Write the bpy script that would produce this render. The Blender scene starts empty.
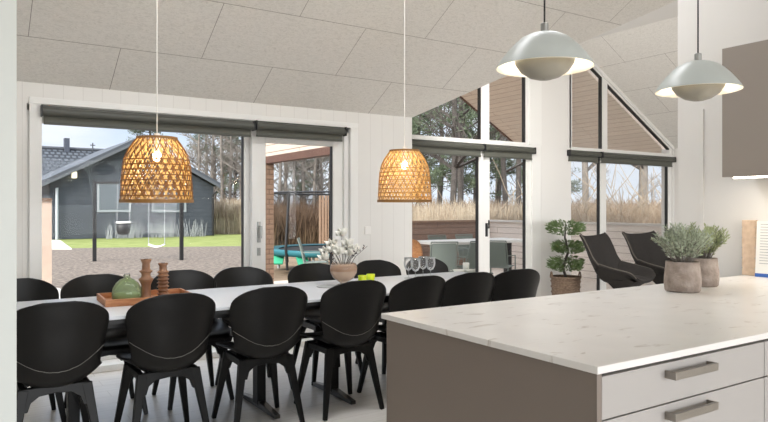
import bpy, bmesh, math, random
from mathutils import Vector, Matrix, noise
from math import sin, cos, pi, sqrt, radians, atan2
random.seed(7)
sc = bpy.context.scene
col = sc.collection
FOC = 655.0; HV = 207.5; EYE = 1.3; CC, SS = .5476, .8367
def ray(u):
    s = (u-384)/FOC
    return CC+SS*s, SS-CC*s
def G(u, t):
    a = ray(u); return a[0]*t, a[1]*t
# ------------------------------------------------------------------ materials
def lin(c):
    return tuple(((x/255)/12.92 if x/255 <= .04045 else ((x/255+.055)/1.055)**2.4) for x in c)
def mat(name, rgb, rough=.6, metal=0, var=.0, scale=8., bump=0., bscale=40., stretch=(1,1,1), rgb2=None, spec=.5, trans=0, emis=None, es=0, coord='Object', sub=0):
    m = bpy.data.materials.new(name); m.use_nodes = True
    nt = m.node_tree; N = nt.nodes; L = nt.links
    b = N['Principled BSDF']; c = lin(rgb)
    b.inputs['Base Color'].default_value = (*c, 1)
    b.inputs['Roughness'].default_value = rough
    b.inputs['Metallic'].default_value = metal
    b.inputs['Specular IOR Level'].default_value = spec
    b.inputs['Transmission Weight'].default_value = trans
    if emis:
        b.inputs['Emission Color'].default_value = (*emis, 1); b.inputs['Emission Strength'].default_value = es
    if var or rgb2 or bump:
        tc = N.new('ShaderNodeTexCoord'); mp = N.new('ShaderNodeMapping'); mp.inputs['Scale'].default_value = stretch
        L.new(tc.outputs[coord], mp.inputs['Vector'])
    if var or rgb2:
        n = N.new('ShaderNodeTexNoise'); n.inputs['Scale'].default_value = scale; n.inputs['Detail'].default_value = 6
        L.new(mp.outputs[0], n.inputs['Vector'])
        r = N.new('ShaderNodeValToRGB')
        c2 = lin(rgb2) if rgb2 else tuple(x*(1-var) for x in c)
        r.color_ramp.elements[0].position = .35; r.color_ramp.elements[1].position = .65
        r.color_ramp.elements[0].color = (*c2, 1); r.color_ramp.elements[1].color = (*c, 1)
        L.new(n.outputs['Fac'], r.inputs[0]); L.new(r.outputs[0], b.inputs['Base Color'])
    if bump:
        n2 = N.new('ShaderNodeTexNoise'); n2.inputs['Scale'].default_value = bscale; n2.inputs['Detail'].default_value = 5
        L.new(mp.outputs[0], n2.inputs['Vector'])
        bp = N.new('ShaderNodeBump'); bp.inputs['Strength'].default_value = bump; bp.inputs['Distance'].default_value = .01
        L.new(n2.outputs['Fac'], bp.inputs['Height']); L.new(bp.outputs[0], b.inputs['Normal'])
    return m
def glassmat(name, tint=(.96,.98,.97), refl=.05):
    m = bpy.data.materials.new(name); m.use_nodes = True
    nt = m.node_tree; N = nt.nodes; L = nt.links; N.clear()
    o = N.new('ShaderNodeOutputMaterial'); mx = N.new('ShaderNodeMixShader'); t = N.new('ShaderNodeBsdfTransparent'); g = N.new('ShaderNodeBsdfGlossy')
    t.inputs[0].default_value = (*tint, 1); g.inputs['Roughness'].default_value = .01
    fr = N.new('ShaderNodeFresnel'); fr.inputs[0].default_value = 1.35
    ml = N.new('ShaderNodeMath'); ml.operation = 'MULTIPLY'; ml.inputs[1].default_value = refl*20
    L.new(fr.outputs[0], ml.inputs[0]); L.new(ml.outputs[0], mx.inputs[0])
    L.new(t.outputs[0], mx.inputs[1]); L.new(g.outputs[0], mx.inputs[2]); L.new(mx.outputs[0], o.inputs[0])
    return m
def boardmat(name, rgb, rgbgap, w, h, axisrot=(0,0,0), rough=.6, gap=.004, rgb2=None, bump=.3, grain=(1,20,1), coord='Object', offset=.5, vstep=.06):
    """boards / panels: brick texture laid on metres"""
    m = bpy.data.materials.new(name); m.use_nodes = True
    nt = m.node_tree; N = nt.nodes; L = nt.links; b = N['Principled BSDF']
    b.inputs['Roughness'].default_value = rough
    tc = N.new('ShaderNodeTexCoord'); mp = N.new('ShaderNodeMapping'); mp.inputs['Rotation'].default_value = axisrot
    L.new(tc.outputs[coord], mp.inputs[0])
    br = N.new('ShaderNodeTexBrick'); br.offset = offset; br.inputs['Scale'].default_value = 1
    br.inputs['Brick Width'].default_value = w; br.inputs['Row Height'].default_value = h; br.inputs['Mortar Size'].default_value = gap
    br.inputs['Mortar Smooth'].default_value = .1; br.inputs['Bias'].default_value = 0
    c = lin(rgb)
    br.inputs['Color1'].default_value = (*c, 1); br.inputs['Color2'].default_value = (*[x*(1-vstep) for x in c], 1)
    br.inputs['Mortar'].default_value = (*lin(rgbgap), 1)
    L.new(mp.outputs[0], br.inputs['Vector'])
    n = N.new('ShaderNodeTexNoise'); n.inputs['Scale'].default_value = 3; n.inputs['Detail'].default_value = 8
    mp2 = N.new('ShaderNodeMapping'); mp2.inputs['Scale'].default_value = grain; L.new(mp.outputs[0], mp2.inputs[0]); L.new(mp2.outputs[0], n.inputs['Vector'])
    mx = N.new('ShaderNodeMix'); mx.data_type = 'RGBA'; mx.blend_type = 'MULTIPLY'; mx.inputs[0].default_value = 1
    r = N.new('ShaderNodeValToRGB'); r.color_ramp.elements[0].position = .3; r.color_ramp.elements[1].position = .7
    r.color_ramp.elements[0].color = (*[a/max(bb, 1e-4) for a, bb in zip(lin(rgb2 or rgb), c)], 1); r.color_ramp.elements[1].color = (1, 1, 1, 1)
    L.new(n.outputs['Fac'], r.inputs[0]); L.new(br.outputs['Color'], mx.inputs[6]); L.new(r.outputs[0], mx.inputs[7]); L.new(mx.outputs[2], b.inputs['Base Color'])
    bp = N.new('ShaderNodeBump'); bp.inputs['Strength'].default_value = bump; bp.inputs['Distance'].default_value = .004; bp.invert = True
    L.new(br.outputs['Fac'], bp.inputs['Height'])
    bp2 = N.new('ShaderNodeBump'); bp2.inputs['Strength'].default_value = bump*.5; bp2.inputs['Distance'].default_value = .003
    L.new(n.outputs['Fac'], bp2.inputs['Height']); L.new(bp.outputs[0], bp2.inputs['Normal']); L.new(bp2.outputs[0], b.inputs['Normal'])
    return m
PX = (pi/2, 0, 0)      # for planes standing along x: use x,z
W_WHITE = mat('wall_paint', (226,224,220), .7, bump=.05, bscale=80)
W_BOARD = boardmat('white_wall_boards', (226,224,219), (212,209,204), .14, 40, (-pi/2,0,0), .55, .0025, (224,222,217), .22, (1,1,1), offset=0, vstep=.012)
FRAME = mat('white_frame', (232,231,227), .4)
GASKET = mat('dark_gasket', (38,38,38), .5)
GLASS = glassmat('window_glass', (.98,.985,.985), .012)
BLIND = mat('olive_grey_blind', (92,93,84), .65, bump=.15, bscale=300)
BLINDC = mat('blind_cassette', (74,75,68), .45)
BLACK = mat('black_plastic', (17,16,15), .42, var=.12, scale=5, spec=.32)
BLACKL = mat('black_leg_plastic', (16,16,16), .45, spec=.3)
CREASELIT = mat('grey_crease_highlight', (112,110,105), .5)  # light grey paints the highlight along the shell's crease
TABLE = mat('white_laminate', (216,219,224), .34, var=.02, scale=3)
EDGE = mat('black_table_edge', (26,26,27), .5)
STEELD = mat('dark_steel', (92,90,88), .3, metal=.8)
STEEL = mat('brushed_steel', (150,145,138), .32, metal=.9, bump=.05, bscale=200, stretch=(1,20,1))
CAB = mat('warm_grey_front', (166,162,158), .45, var=.015, scale=2)
CABD = mat('taupe_side_panel', (124,113,104), .5, var=.03, scale=2)
CABU = mat('taupe_wall_cabinet', (150,141,133), .5, var=.02, scale=2)
GAP = mat('dark_gap', (50,47,44), .8)
LAMPW = mat('pale_grey_enamel', (190,197,195), .35)
LAMPI = mat('cream_enamel', (244,238,222), .5)
LAMPB = mat('beige_reflector', (150,146,134), .4)
CORDB = mat('black_cord', (30,30,30), .6)
CORDW = mat('white_cord', (235,232,225), .6)
BRASS = mat('grey_metal', (170,172,170), .35, metal=.8)
BULB = mat('lit_bulb', (255,235,200), .5, emis=(1,.82,.5), es=14)
LED = mat('led_strip', (255,250,240), .5, emis=(1,.93,.82), es=5)
WOOD = mat('oiled_oak', (190,132,88), .45, rgb2=(166,108,66), scale=6, stretch=(3,14,14), bump=.1)
WOODD = mat('turned_wood', (158,120,92), .45, rgb2=(122,86,62), scale=14, bump=.2)
PLANT1 = mat('grey_green_leaf', (184,194,170), .6, var=.35, scale=9)
PLANT2 = mat('olive_green_leaf', (180,190,144), .6, var=.35, scale=9)
PLANT3 = mat('deep_green_leaf', (112,136,84), .5, var=.4, scale=8)
BARK = mat('bark', (94,88,84), .9, var=.4, scale=8, bump=.5)
BARKG = mat('grey_bark', (148,140,132), .9, var=.35, scale=5, bump=.5)
CONC = mat('washed_clay_pot', (172,159,149), .9, rgb2=(138,124,114), scale=18, bump=.6, bscale=60)
SOIL = mat('soil', (60,48,40), .95, bump=.6)
BASKET = mat('wicker', (146,124,104), .8, rgb2=(104,84,68), scale=30, bump=1., bscale=60, stretch=(1,1,3))
RATTAN = mat('honey_rattan', (154,104,48), .5, rgb2=(122,78,34), scale=30, spec=.3)  # outer strips darkened as if lit from behind
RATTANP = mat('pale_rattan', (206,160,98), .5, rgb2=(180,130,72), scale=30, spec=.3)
RATIN = mat('cane_bulb_glow', (240,200,124), .6)  # bulb glow on the inside of the shades, put into the cane colour
RATTRIM = mat('rattan_rim', (138,98,48), .5)
def tinted(name, rgb, fac, tint, rough=.1):
    m = glassmat(name, tint, .04); n = m.node_tree; out = [q for q in n.nodes if q.type == 'OUTPUT_MATERIAL'][0]; x = out.inputs[0].links[0].from_socket
    d = n.nodes.new('ShaderNodeBsdfPrincipled'); d.inputs['Base Color'].default_value = (*lin(rgb), 1); d.inputs['Roughness'].default_value = rough
    k = n.nodes.new('ShaderNodeMixShader'); k.inputs[0].default_value = fac; n.links.new(x, k.inputs[1]); n.links.new(d.outputs[0], k.inputs[2]); n.links.new(k.outputs[0], out.inputs[0]); return m
GRNG = tinted('green_glass', (196,214,170), .28, (.86,.94,.80))
PINKG = tinted('amber_glass', (224,200,180), .2, (.96,.90,.84))
CLEAR = glassmat('clear_glass', (.99,.99,.99), .10)
GOB = glassmat('wine_glass_glint', (.99,.99,.99), .14)
_n = GOB.node_tree; _m = _n.nodes.new('ShaderNodeMixShader'); _d = _n.nodes.new('ShaderNodeBsdfDiffuse'); _d.inputs[0].default_value = (.9,.92,.93,1); _m.inputs[0].default_value = .6  # diffuse white at grazing angles stands in for bright glass highlights
_x = [q for q in _n.nodes if q.type == 'MIX_SHADER' and q != _m][0]; _g = [q for q in _n.nodes if q.type == 'BSDF_GLOSSY'][0]
_n.links.new(_g.outputs[0], _m.inputs[1]); _n.links.new(_d.outputs[0], _m.inputs[2]); _n.links.new(_m.outputs[0], _x.inputs[2])
LIME = mat('lime_glass', (214,236,30), .12, spec=.8, emis=None)
PETAL = mat('white_petal', (240,238,228), .6)
NAP = mat('grey_felt', (176,178,178), .9)
LEATHER = mat('dark_wool', (42,38,35), .85, var=.2, scale=30, bump=.2, bscale=200)
PIPE = mat('grey_piping', (96,90,82), .8)
CORK = mat('tan_board', (222,198,174), .8, rgb2=(206,180,154), scale=30)
PAPER = mat('white_paper', (236,236,232), .6)
BLUE = mat('blue_print', (52,96,172), .5)
GREYP = mat('grey_print', (178,180,184), .6)
PLASTIC = mat('white_plastic', (232,230,225), .4)
DECKM = boardmat('terrace_boards', (226,214,202), (120,105,92), 3.6, .12, (0,0,0), .7, .005, (208,194,180), .4, (2,30,1))
FENCEM = boardmat('fence_boards', (138,112,98), (96,78,68), 4.0, .125, PX, .7, .006, (112,90,78), .5, (2,24,24))  # shaded tone of the fence boards, put into the colour
FENCELIT = boardmat('fence_boards_sunlit', (240,230,220), (176,160,148), 4.0, .125, (0,-pi/2,pi/2), .7, .006, (222,208,196), .5, (2,24,24))  # same kind of boards, with sunlight put into the colour
SOFFIT = boardmat('soffit_boards', (250,236,220), (204,182,162), 3.0, .11, (0,0,0), .6, .005, (230,208,188), .4, (1.5,30,1), coord='UV')
POSTB = mat('stained_post', (134,108,90), .7, var=.25, scale=6, stretch=(1,1,12))
BEAM = mat('red_brown_beam', (104,74,62), .6, var=.2, scale=6)
SLATE = boardmat('slate_cladding', (78,84,94), (58,62,70), 6, .19, PX, .7, .008, (68,73,82), .4, (1,2,1))
ROOFG = mat('grey_roof_sheet', (84,88,95), .55)
TILE = boardmat('grey_roof_tiles', (98,104,112), (46,50,58), .34, .36, (0,0,0), .7, .06, (86,92,100), 1.0, (1,1,1), coord='UV')
BLK = mat('black_metal', (34,34,36), .5)
WING = mat('neighbour_pane', (104,112,120), .12, spec=.8)
WINT = mat('neighbour_window_trim', (160,166,172), .5)
GRAVEL = mat('grey_gravel', (148,134,122), .95, rgb2=(92,82,74), scale=11, bump=.6, bscale=18)
LAWN = mat('lawn_grass', (150,158,92), .95, rgb2=(130,142,74), scale=2, bump=.8, bscale=30)
FIELD = mat('winter_ground', (150,128,104), .95, rgb2=(118,98,78), scale=1.2, bump=.6, bscale=6)
PAVE = mat('pale_paving', (212,206,198), .9, var=.08, scale=4)
REED2 = mat('brown_reeds', (184,166,142), .9, rgb2=(140,116,92), scale=1.5)
REED = mat('dry_reeds', (208,194,172), .9, rgb2=(160,142,122), scale=1.5)
BRUSH = mat('brown_brush', (146,120,98), .95, rgb2=(112,90,74), scale=1.2)
NEEDLE = mat('pine_needles', (116,130,104), .85, rgb2=(78,92,70), scale=1.)
TEAL = mat('teal_pad', (44,112,122), .6)
GREENP = mat('green_pad', (60,170,130), .6)
NETM = glassmat('safety_net', (.72,.72,.72), .005)
SLING = mat('grey_green_sling', (126,136,130), .75)
FLOORM = boardmat('whitewashed_floor', (226,222,217), (200,195,188), 1.8, .16, (0,0,0), .32, .0025, (216,211,205), .15, (1.2,14,1), vstep=.03)

def ceilmat():
    m = boardmat('wood_wool_panels', (232,229,223), (158,150,143), 1.22, .607, (0,0,0), .9, .0025, (232,229,223), .6, coord='UV', vstep=.02)
    nt = m.node_tree; N = nt.nodes; L = nt.links; b = N['Principled BSDF']
    tc = N.new('ShaderNodeTexCoord')
    a = N.new('ShaderNodeTexNoise'); a.inputs['Scale'].default_value = 26; a.inputs['Detail'].default_value = 8; a.inputs['Roughness'].default_value = .75; a.inputs['Distortion'].default_value = 1.5
    mp = N.new('ShaderNodeMapping'); mp.inputs['Scale'].default_value = (1, 2, 1); L.new(tc.outputs['UV'], mp.inputs[0]); L.new(mp.outputs[0], a.inputs['Vector'])
    r = N.new('ShaderNodeValToRGB'); r.color_ramp.elements[0].position = .34; r.color_ramp.elements[1].position = .54
    r.color_ramp.elements[0].color = (.80,.80,.785,1); r.color_ramp.elements[1].color = (1,1,1,1)
    L.new(a.outputs['Fac'], r.inputs[0])
    mx = N.new('ShaderNodeMix'); mx.data_type = 'RGBA'; mx.blend_type = 'MULTIPLY'; mx.inputs[0].default_value = 1
    old = b.inputs['Base Color'].links[0].from_socket
    L.new(old, mx.inputs[6]); L.new(r.outputs[0], mx.inputs[7]); L.new(mx.outputs[2], b.inputs['Base Color'])
    bp = N.new('ShaderNodeBump'); bp.inputs['Strength'].default_value = .6; bp.inputs['Distance'].default_value = .006
    oldn = b.inputs['Normal'].links[0].from_socket
    L.new(oldn, bp.inputs['Normal']); L.new(a.outputs['Fac'], bp.inputs['Height']); L.new(bp.outputs[0], b.inputs['Normal'])
    return m
CEIL = ceilmat()
def quartz():
    m = mat('pale_speckled_stone', (226,223,219), .28, var=.05, scale=6)
    nt = m.node_tree; N = nt.nodes; L = nt.links; b = N['Principled BSDF']
    tc = N.new('ShaderNodeTexCoord'); mp = N.new('ShaderNodeMapping'); mp.inputs['Rotation'].default_value = (0,0,.5); mp.inputs['Scale'].default_value = (1.2,3.4,1)
    L.new(tc.outputs['Object'], mp.inputs[0])
    v = N.new('ShaderNodeTexNoise'); v.inputs['Scale'].default_value = 7; v.inputs['Detail'].default_value = 5; v.inputs['Distortion'].default_value = .6
    L.new(mp.outputs[0], v.inputs['Vector'])
    r = N.new('ShaderNodeValToRGB'); e = r.color_ramp.elements
    e[0].position = .62; e[0].color = (1,1,1,1); e[1].position = .70; e[1].color = (.70,.66,.62,1)
    L.new(v.outputs['Fac'], r.inputs[0])
    mx = N.new('ShaderNodeMix'); mx.data_type = 'RGBA'; mx.blend_type = 'MULTIPLY'; mx.inputs[0].default_value = 1
    old = b.inputs['Base Color'].links[0].from_socket
    L.new(old, mx.inputs[6]); L.new(r.outputs[0], mx.inputs[7]); L.new(mx.outputs[2], b.inputs['Base Color'])
    return m
STONE = quartz()

# ------------------------------------------------------------------ mesh builder
class MB:
    def __init__(s, org=(0,0,0)):
        s.v = []; s.f = []; s.o = Vector(org); s.uv = []
    def V(s, p): s.v.append(tuple(Vector(p)-s.o)); return len(s.v)-1
    def face(s, idx): s.f.append(tuple(idx))
    def slab(s, pts, h=.2): s.prism(pts, (0,0,h))
    def poly(s, pts): s.face([s.V(p) for p in pts])
    def box(s, a, b):
        x0,y0,z0 = a; x1,y1,z1 = b
        i = [s.V(p) for p in ((x0,y0,z0),(x1,y0,z0),(x1,y1,z0),(x0,y1,z0),(x0,y0,z1),(x1,y0,z1),(x1,y1,z1),(x0,y1,z1))]
        for q in ((3,2,1,0),(4,5,6,7),(0,1,5,4),(1,2,6,5),(2,3,7,6),(3,0,4,7)): s.face([i[k] for k in q])
        return s
    def prism(s, pts, ext):
        """closed polygon pts extruded by vector ext"""
        e = Vector(ext); n = len(pts)
        a = [s.V(p) for p in pts]; b = [s.V(Vector(p)+e) for p in pts]
        s.face(a[::-1]); s.face(b)
        for k in range(n): s.face((a[k], a[(k+1) % n], b[(k+1) % n], b[k]))
        return s
    def bar(s, p, q, w, h=None, w2=None, h2=None, up=(0,0,1)):
        h = h or w; w2 = w2 or w; h2 = h2 or h
        p = Vector(p); q = Vector(q); d = (q-p).normalized(); u = Vector(up)
        if abs(d.dot(u)) > .98: u = Vector((0,1,0))
        x = d.cross(u).normalized(); y = x.cross(d)
        A = [s.V(p+x*(a*w/2)+y*(b*h/2)) for a, b in ((-1,-1),(1,-1),(1,1),(-1,1))]
        B = [s.V(q+x*(a*w2/2)+y*(b*h2/2)) for a, b in ((-1,-1),(1,-1),(1,1),(-1,1))]
        s.face(A); s.face(B[::-1])
        for k in range(4): s.face((A[(k+1)%4], A[k], B[k], B[(k+1)%4]))
        return s
    def tube(s, pts, r, n=8, cap=True):
        pts = [Vector(p) for p in pts]
        rr = r if isinstance(r, (list, tuple)) else [r]*len(pts)
        prev = None; rings = []
        for k, p in enumerate(pts):
            d = (pts[min(k+1, len(pts)-1)]-pts[max(k-1, 0)])
            d = d.normalized() if d.length > 1e-9 else Vector((0,0,1))
            if prev is None:
                u = Vector((0,0,1)) if abs(d.z) < .9 else Vector((1,0,0))
                x = d.cross(u).normalized()
            else:
                x = (prev - d*prev.dot(d)).normalized()
            prev = x; y = d.cross(x)
            rings.append([s.V(p+(x*cos(2*pi*j/n)+y*sin(2*pi*j/n))*rr[k]) for j in range(n)])
        for k in range(len(rings)-1):
            for j in range(n): s.face((rings[k][j], rings[k][(j+1)%n], rings[k+1][(j+1)%n], rings[k+1][j]))
        if cap: s.face(rings[0][::-1]); s.face(rings[-1])
        return s
    def lathe(s, prof, n=32, c=(0,0,0), capb=False, capt=False):
        rings = []
        for r, z in prof:
            rings.append([s.V((c[0]+r*cos(2*pi*j/n), c[1]+r*sin(2*pi*j/n), c[2]+z)) for j in range(n)])
        for k in range(len(rings)-1):
            for j in range(n): s.face((rings[k][j], rings[k][(j+1)%n], rings[k+1][(j+1)%n], rings[k+1][j]))
        if capb: s.face(rings[0][::-1])
        if capt: s.face(rings[-1])
        return s
    def ball(s, c, r, n=12, sq=(1,1,1)):
        m = n//2; rings = []
        for k in range(1, m):
            th = pi*k/m
            rings.append([s.V((c[0]+r*sq[0]*sin(th)*cos(2*pi*j/n), c[1]+r*sq[1]*sin(th)*sin(2*pi*j/n), c[2]+r*sq[2]*cos(th))) for j in range(n)])
        t = s.V((c[0],c[1],c[2]+r*sq[2])); b = s.V((c[0],c[1],c[2]-r*sq[2]))
        for j in range(n):
            s.face((t, rings[0][j], rings[0][(j+1)%n])); s.face((b, rings[-1][(j+1)%n], rings[-1][j]))
        for k in range(len(rings)-1):
            for j in range(n): s.face((rings[k][j], rings[k+1][j], rings[k+1][(j+1)%n], rings[k][(j+1)%n]))
        return s
    def leaf(s, p, d, ln, w, up=None, curl=.15):
        p = Vector(p); d = Vector(d).normalized(); u = Vector(up) if up else Vector((random.uniform(-1,1),random.uniform(-1,1),random.uniform(-1,1)))
        x = d.cross(u)
        if x.length < 1e-4: x = Vector((1,0,0))
        x.normalize(); n = x.cross(d)
        a = s.V(p); b = s.V(p+d*ln*.45+x*w/2+n*ln*curl*.3); c = s.V(p+d*ln-n*ln*curl*.3); e = s.V(p+d*ln*.45-x*w/2+n*ln*curl*.3)
        s.face((a, b, c, e))
    def build(s, name, m, parent=None, smooth=False, bevel=0, seg=2, solid=0, sub=0, fix=False):
        me = bpy.data.meshes.new(name); me.from_pydata(s.v, [], s.f); me.update()
        if fix:
            bm = bmesh.new(); bm.from_mesh(me); bmesh.ops.recalc_face_normals(bm, faces=bm.faces); bm.to_mesh(me); bm.free()
        if smooth:
            for p in me.polygons: p.use_smooth = True
        me.materials.append(m)
        o = bpy.data.objects.new(name, me); col.objects.link(o)
        if parent: o.parent = parent
        else: o.location = s.o
        if solid:
            q = o.modifiers.new('s', 'SOLIDIFY'); q.thickness = solid; q.offset = 0
        if bevel:
            q = o.modifiers.new('b', 'BEVEL'); q.width = bevel; q.segments = seg; q.limit_method = 'ANGLE'
        if sub:
            q = o.modifiers.new('d', 'SUBSURF'); q.levels = sub; q.render_levels = sub
        return o
def thing(name, label, cat, loc=(0,0,0), rz=0, group=None):
    o = bpy.data.objects.new(name, None); col.objects.link(o); o.empty_display_size = .05
    o.location = loc; o.rotation_euler = (0,0,rz); o['label'] = label; o['category'] = cat
    if group: o['group'] = group
    return o
def tag(o, label, cat, group=None, kind=None):
    o['label'] = label; o['category'] = cat
    if group: o['group'] = group
    if kind: o['kind'] = kind
    return o
def struct(o, label=None, cat=None):
    o['kind'] = 'structure'
    if label: o['label'] = label
    if cat: o['category'] = cat
    return o
def dup(root, loc, rz, label, group=None):
    def cp(o, par):
        c = o.copy(); col.objects.link(c); c.parent = par
        for ch in kids.get(o.name, []): cp(ch, c)
        return c
    kids = {}
    for o in col.objects:
        if o.parent: kids.setdefault(o.parent.name, []).append(o)
    r = cp(root, None)
    r.location = loc; r.rotation_euler = (0,0,rz); r['label'] = label
    if group: r['group'] = group
    return r
def setuv(o, fn):
    me = o.data; uv = me.uv_layers.new(name='UVMap')
    for l in me.loops: uv.data[l.index].uv = fn(Vector(me.vertices[l.vertex_index].co)+Vector(o.location))

# ------------------------------------------------------------------ room shell
K = .57735; ZE = 2.245; WY = 5.6; GY = 6.25; XA, XB = 4.017, 9.66; XR = 6.84; ZR = ZE+(XR-XA)*K
RY = 1.5; BACK = -2.6; XL = -1.7
def zm(y): return ZE+(WY-y)*K if y > RY else ZE+(WY-RY)*K-(RY-y)*K
f = MB().box((XL,BACK,-.12),(XB,WY,0)); f.box((XA,WY,-.12),(XB,GY,0))
struct(f.build('floor', FLOORM), 'pale whitewashed board floor', 'floor')
# main ceiling
VR = WY-(XR-XA)
c = MB()
c.slab([(XL,WY,ZE),(XA,WY,ZE),(XR,VR,ZR),(XB,WY,ZE),(XB,RY,zm(RY)),(XL,RY,zm(RY))])
c.slab([(XL,RY,zm(RY)),(XB,RY,zm(RY)),(XB,BACK,zm(BACK)),(XL,BACK,zm(BACK))])
o = c.build('ceiling', CEIL)
setuv(o, lambda p: (p.x+.795, (WY-p.y)/.866+.115))
struct(o, 'sloped ceiling of pale wood-wool acoustic panels over the dining area', 'ceiling')
c = MB()
c.slab([(XR,GY,ZR),(XR,VR,ZR),(XB,WY,ZE),(XB,GY,ZE)])
c.slab([(XR,VR,ZR),(XR,GY,ZR),(XA,GY,ZE),(XA,WY,ZE)])
o = c.build('ceiling', CEIL)
setuv(o, lambda p: (p.y+.31, abs(p.x-XR)/.866+.11))
struct(o, 'sloped panelled ceiling of the gabled sitting area', 'ceiling')
# flat white strip under the little ridge
zf = ZR-.46*K
o = MB().box((XR-.46,VR+.46,zf),(XR+.46,GY,zf+.02)).build('trim_1', W_WHITE); struct(o, 'flat white strip under the ridge', 'trim')
# eave wall with sliding doors (x .55..3.20, top 2.1)
DX0, DX1, DZ = .45, 3.26, 2.085
w = MB().box((XL,WY,0),(DX0,WY+.3,ZE+.1)); w.box((DX1,WY,0),(XA,WY+.3,ZE+.1)); w.box((DX0,WY,DZ),(DX1,WY+.3,ZE+.1))
struct(w.build('wall_north', W_BOARD), 'white boarded wall around the sliding doors', 'wall')
w = MB().box((XA-.3,WY+.3,0),(XA,GY+.2,ZE+.1)); struct(w.build('wall_return', W_WHITE), 'short white return wall', 'wall')
w = MB().box((XL-.15,BACK,0),(XL,WY+.3,ZE)).prism([(XL-.15,BACK,ZE),(XL-.15,WY+.3,ZE),(XL-.15,RY,zm(RY)+.1)], (.15,0,0))
struct(w.build('wall_west', W_WHITE), 'white end wall', 'wall')
w = MB().box((XB,BACK,0),(XB+.15,GY+.2,ZE)).prism([(XB,BACK,ZE),(XB,WY,ZE),(XB,RY,zm(RY))], (.15,0,0))
struct(w.build('wall_east', W_WHITE), 'white east wall', 'wall')
# near wall end at the left of the view
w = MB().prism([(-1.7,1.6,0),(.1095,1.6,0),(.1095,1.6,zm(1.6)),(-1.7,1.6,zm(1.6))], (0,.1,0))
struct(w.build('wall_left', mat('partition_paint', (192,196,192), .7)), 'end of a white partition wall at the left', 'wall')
# kitchen wall at the right
w = MB().prism([(3.95,-2.6,0),(3.95,2.53,0),(3.95,2.53,zm(2.53)),(3.95,1.5,zm(1.5)),(3.95,-2.6,zm(-2.6))], (.16,0,0))
struct(w.build('wall_right', W_WHITE), 'white kitchen wall behind the island', 'wall')
w = MB().box((3.942,2.35,0),(3.95,2.372,1.92)); struct(w.build('trim_2', W_WHITE), 'thin white joint strip on the kitchen wall', 'trim')
# gable wall : pillar, right jamb, strip above
def zg(x): return ZR-abs(x-XR)*K
PX0, PX1 = 6.63, 7.225
w = MB().prism([(PX0,GY,0),(PX1,GY,0),(PX1,GY,zg(PX1)+.1),(XR,GY,ZR+.1),(PX0,GY,zg(PX0)+.1)], (0,.2,0))
struct(w.build('wall_gable', W_WHITE), 'white pillar between the gable windows', 'wall')
w = MB().box((9.62,GY-.0,0),(XB,GY+.2,ZE)); struct(w.build('wall_gable_end', W_WHITE), 'white strip of wall beside the right gable window', 'wall')
o = MB().box((XL,WY-.012,0),(DX0+.015,WY,.08)).build('baseboard_north', FRAME); struct(o)
o = MB().box((DX1+.06,WY-.012,0),(XA,WY,.08)).build('baseboard_dining', FRAME); struct(o)
# casing around sliding door
cs = MB(); cs.box((DX0+.015,WY-.018,0),(.55,WY,DZ+.0)); cs.box((DX1,WY-.018,0),(DX1+.09,WY,DZ)); cs.box((DX0+.015,WY-.018,DZ),(DX1+.09,WY,DZ+.05))
struct(cs.build('trim_3', FRAME, bevel=.003), 'white casing around the sliding doors', 'trim')

# doors / windows: x,z framed leaves ; every leaf = frame(part), pane(part)
def leaf(root, x0, x1, z0, z1, y, fw=.06, d=.06, glass=True, gk='l', fr=FRAME, fwr=None, fb=None):
    fwr = fwr or fw; fb = fb or fw
    m = MB(root.location); m.box((x0,y,z0),(x0+fw,y+d,z1)); m.box((x1-fwr,y,z0),(x1,y+d,z1)); m.box((x0+fw,y,z0),(x1-fwr,y+d,z0+fb)); m.box((x0+fw,y,z1-fw),(x1-fwr,y+d,z1))
    o = m.build('leaf_frame', fr, root, bevel=.004)
    g = MB(root.location).box((x0+fw,y+d*.5,z0+fb),(x1-fwr,y+d*.5+.006,z1-fw)); g.build('pane', GLASS, o)
    k = MB(root.location)
    k.box((x0+fw-.002,y+.012,z0+fb),(x0+fw+.008,y+d-.01,z1-fw)) if 'l' in gk else None
    k.box((x1-fwr-.009,y+.012,z0+fb),(x1-fwr+.002,y+d-.01,z1-fw)) if 'r' in gk else None
    if k.v: k.build('gasket', GASKET, o)
    return o
def setting(name, label, cat, loc):
    o = thing(name, label, cat, loc); o['kind'] = 'structure'; return o
d1 = setting('door_1', 'wide white-framed sliding glass doors in the eave wall', 'door', (DX0,WY,0))
m = MB(d1.location); m.box((DX0,WY+.02,0),(DX0+.045,WY+.28,DZ)); m.box((DX1-.05,WY+.02,0),(DX1,WY+.28,DZ)); m.box((DX0,WY+.02,DZ-.05),(DX1,WY+.28,DZ)); m.box((DX0,WY-.06,0),(DX1,WY+.28,.05))
m.build('door_frame', FRAME, d1, bevel=.004)
leaf(d1, DX0+.04, 2.31, .05, DZ-.05, WY+.14, .072, .06, gk='r', fwr=.09)
lf = leaf(d1, 2.26, DX1-.05, .05, DZ-.05, WY+.05, .135, .06, gk='r', fwr=.11)
h = MB(d1.location); h.box((2.31,WY+.035,.98),(2.34,WY+.05,1.17)); h.tube([(2.325,WY+.035,1.13),(2.325,WY-.01,1.13),(2.325,WY-.01,1.02)], .009)
h.build('door_handle', BRASS, lf)
h = MB(d1.location); h.box((2.31,WY+.04,.86),(2.34,WY+.05,.93)); h.build('lock_plate', BRASS, lf)

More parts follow.
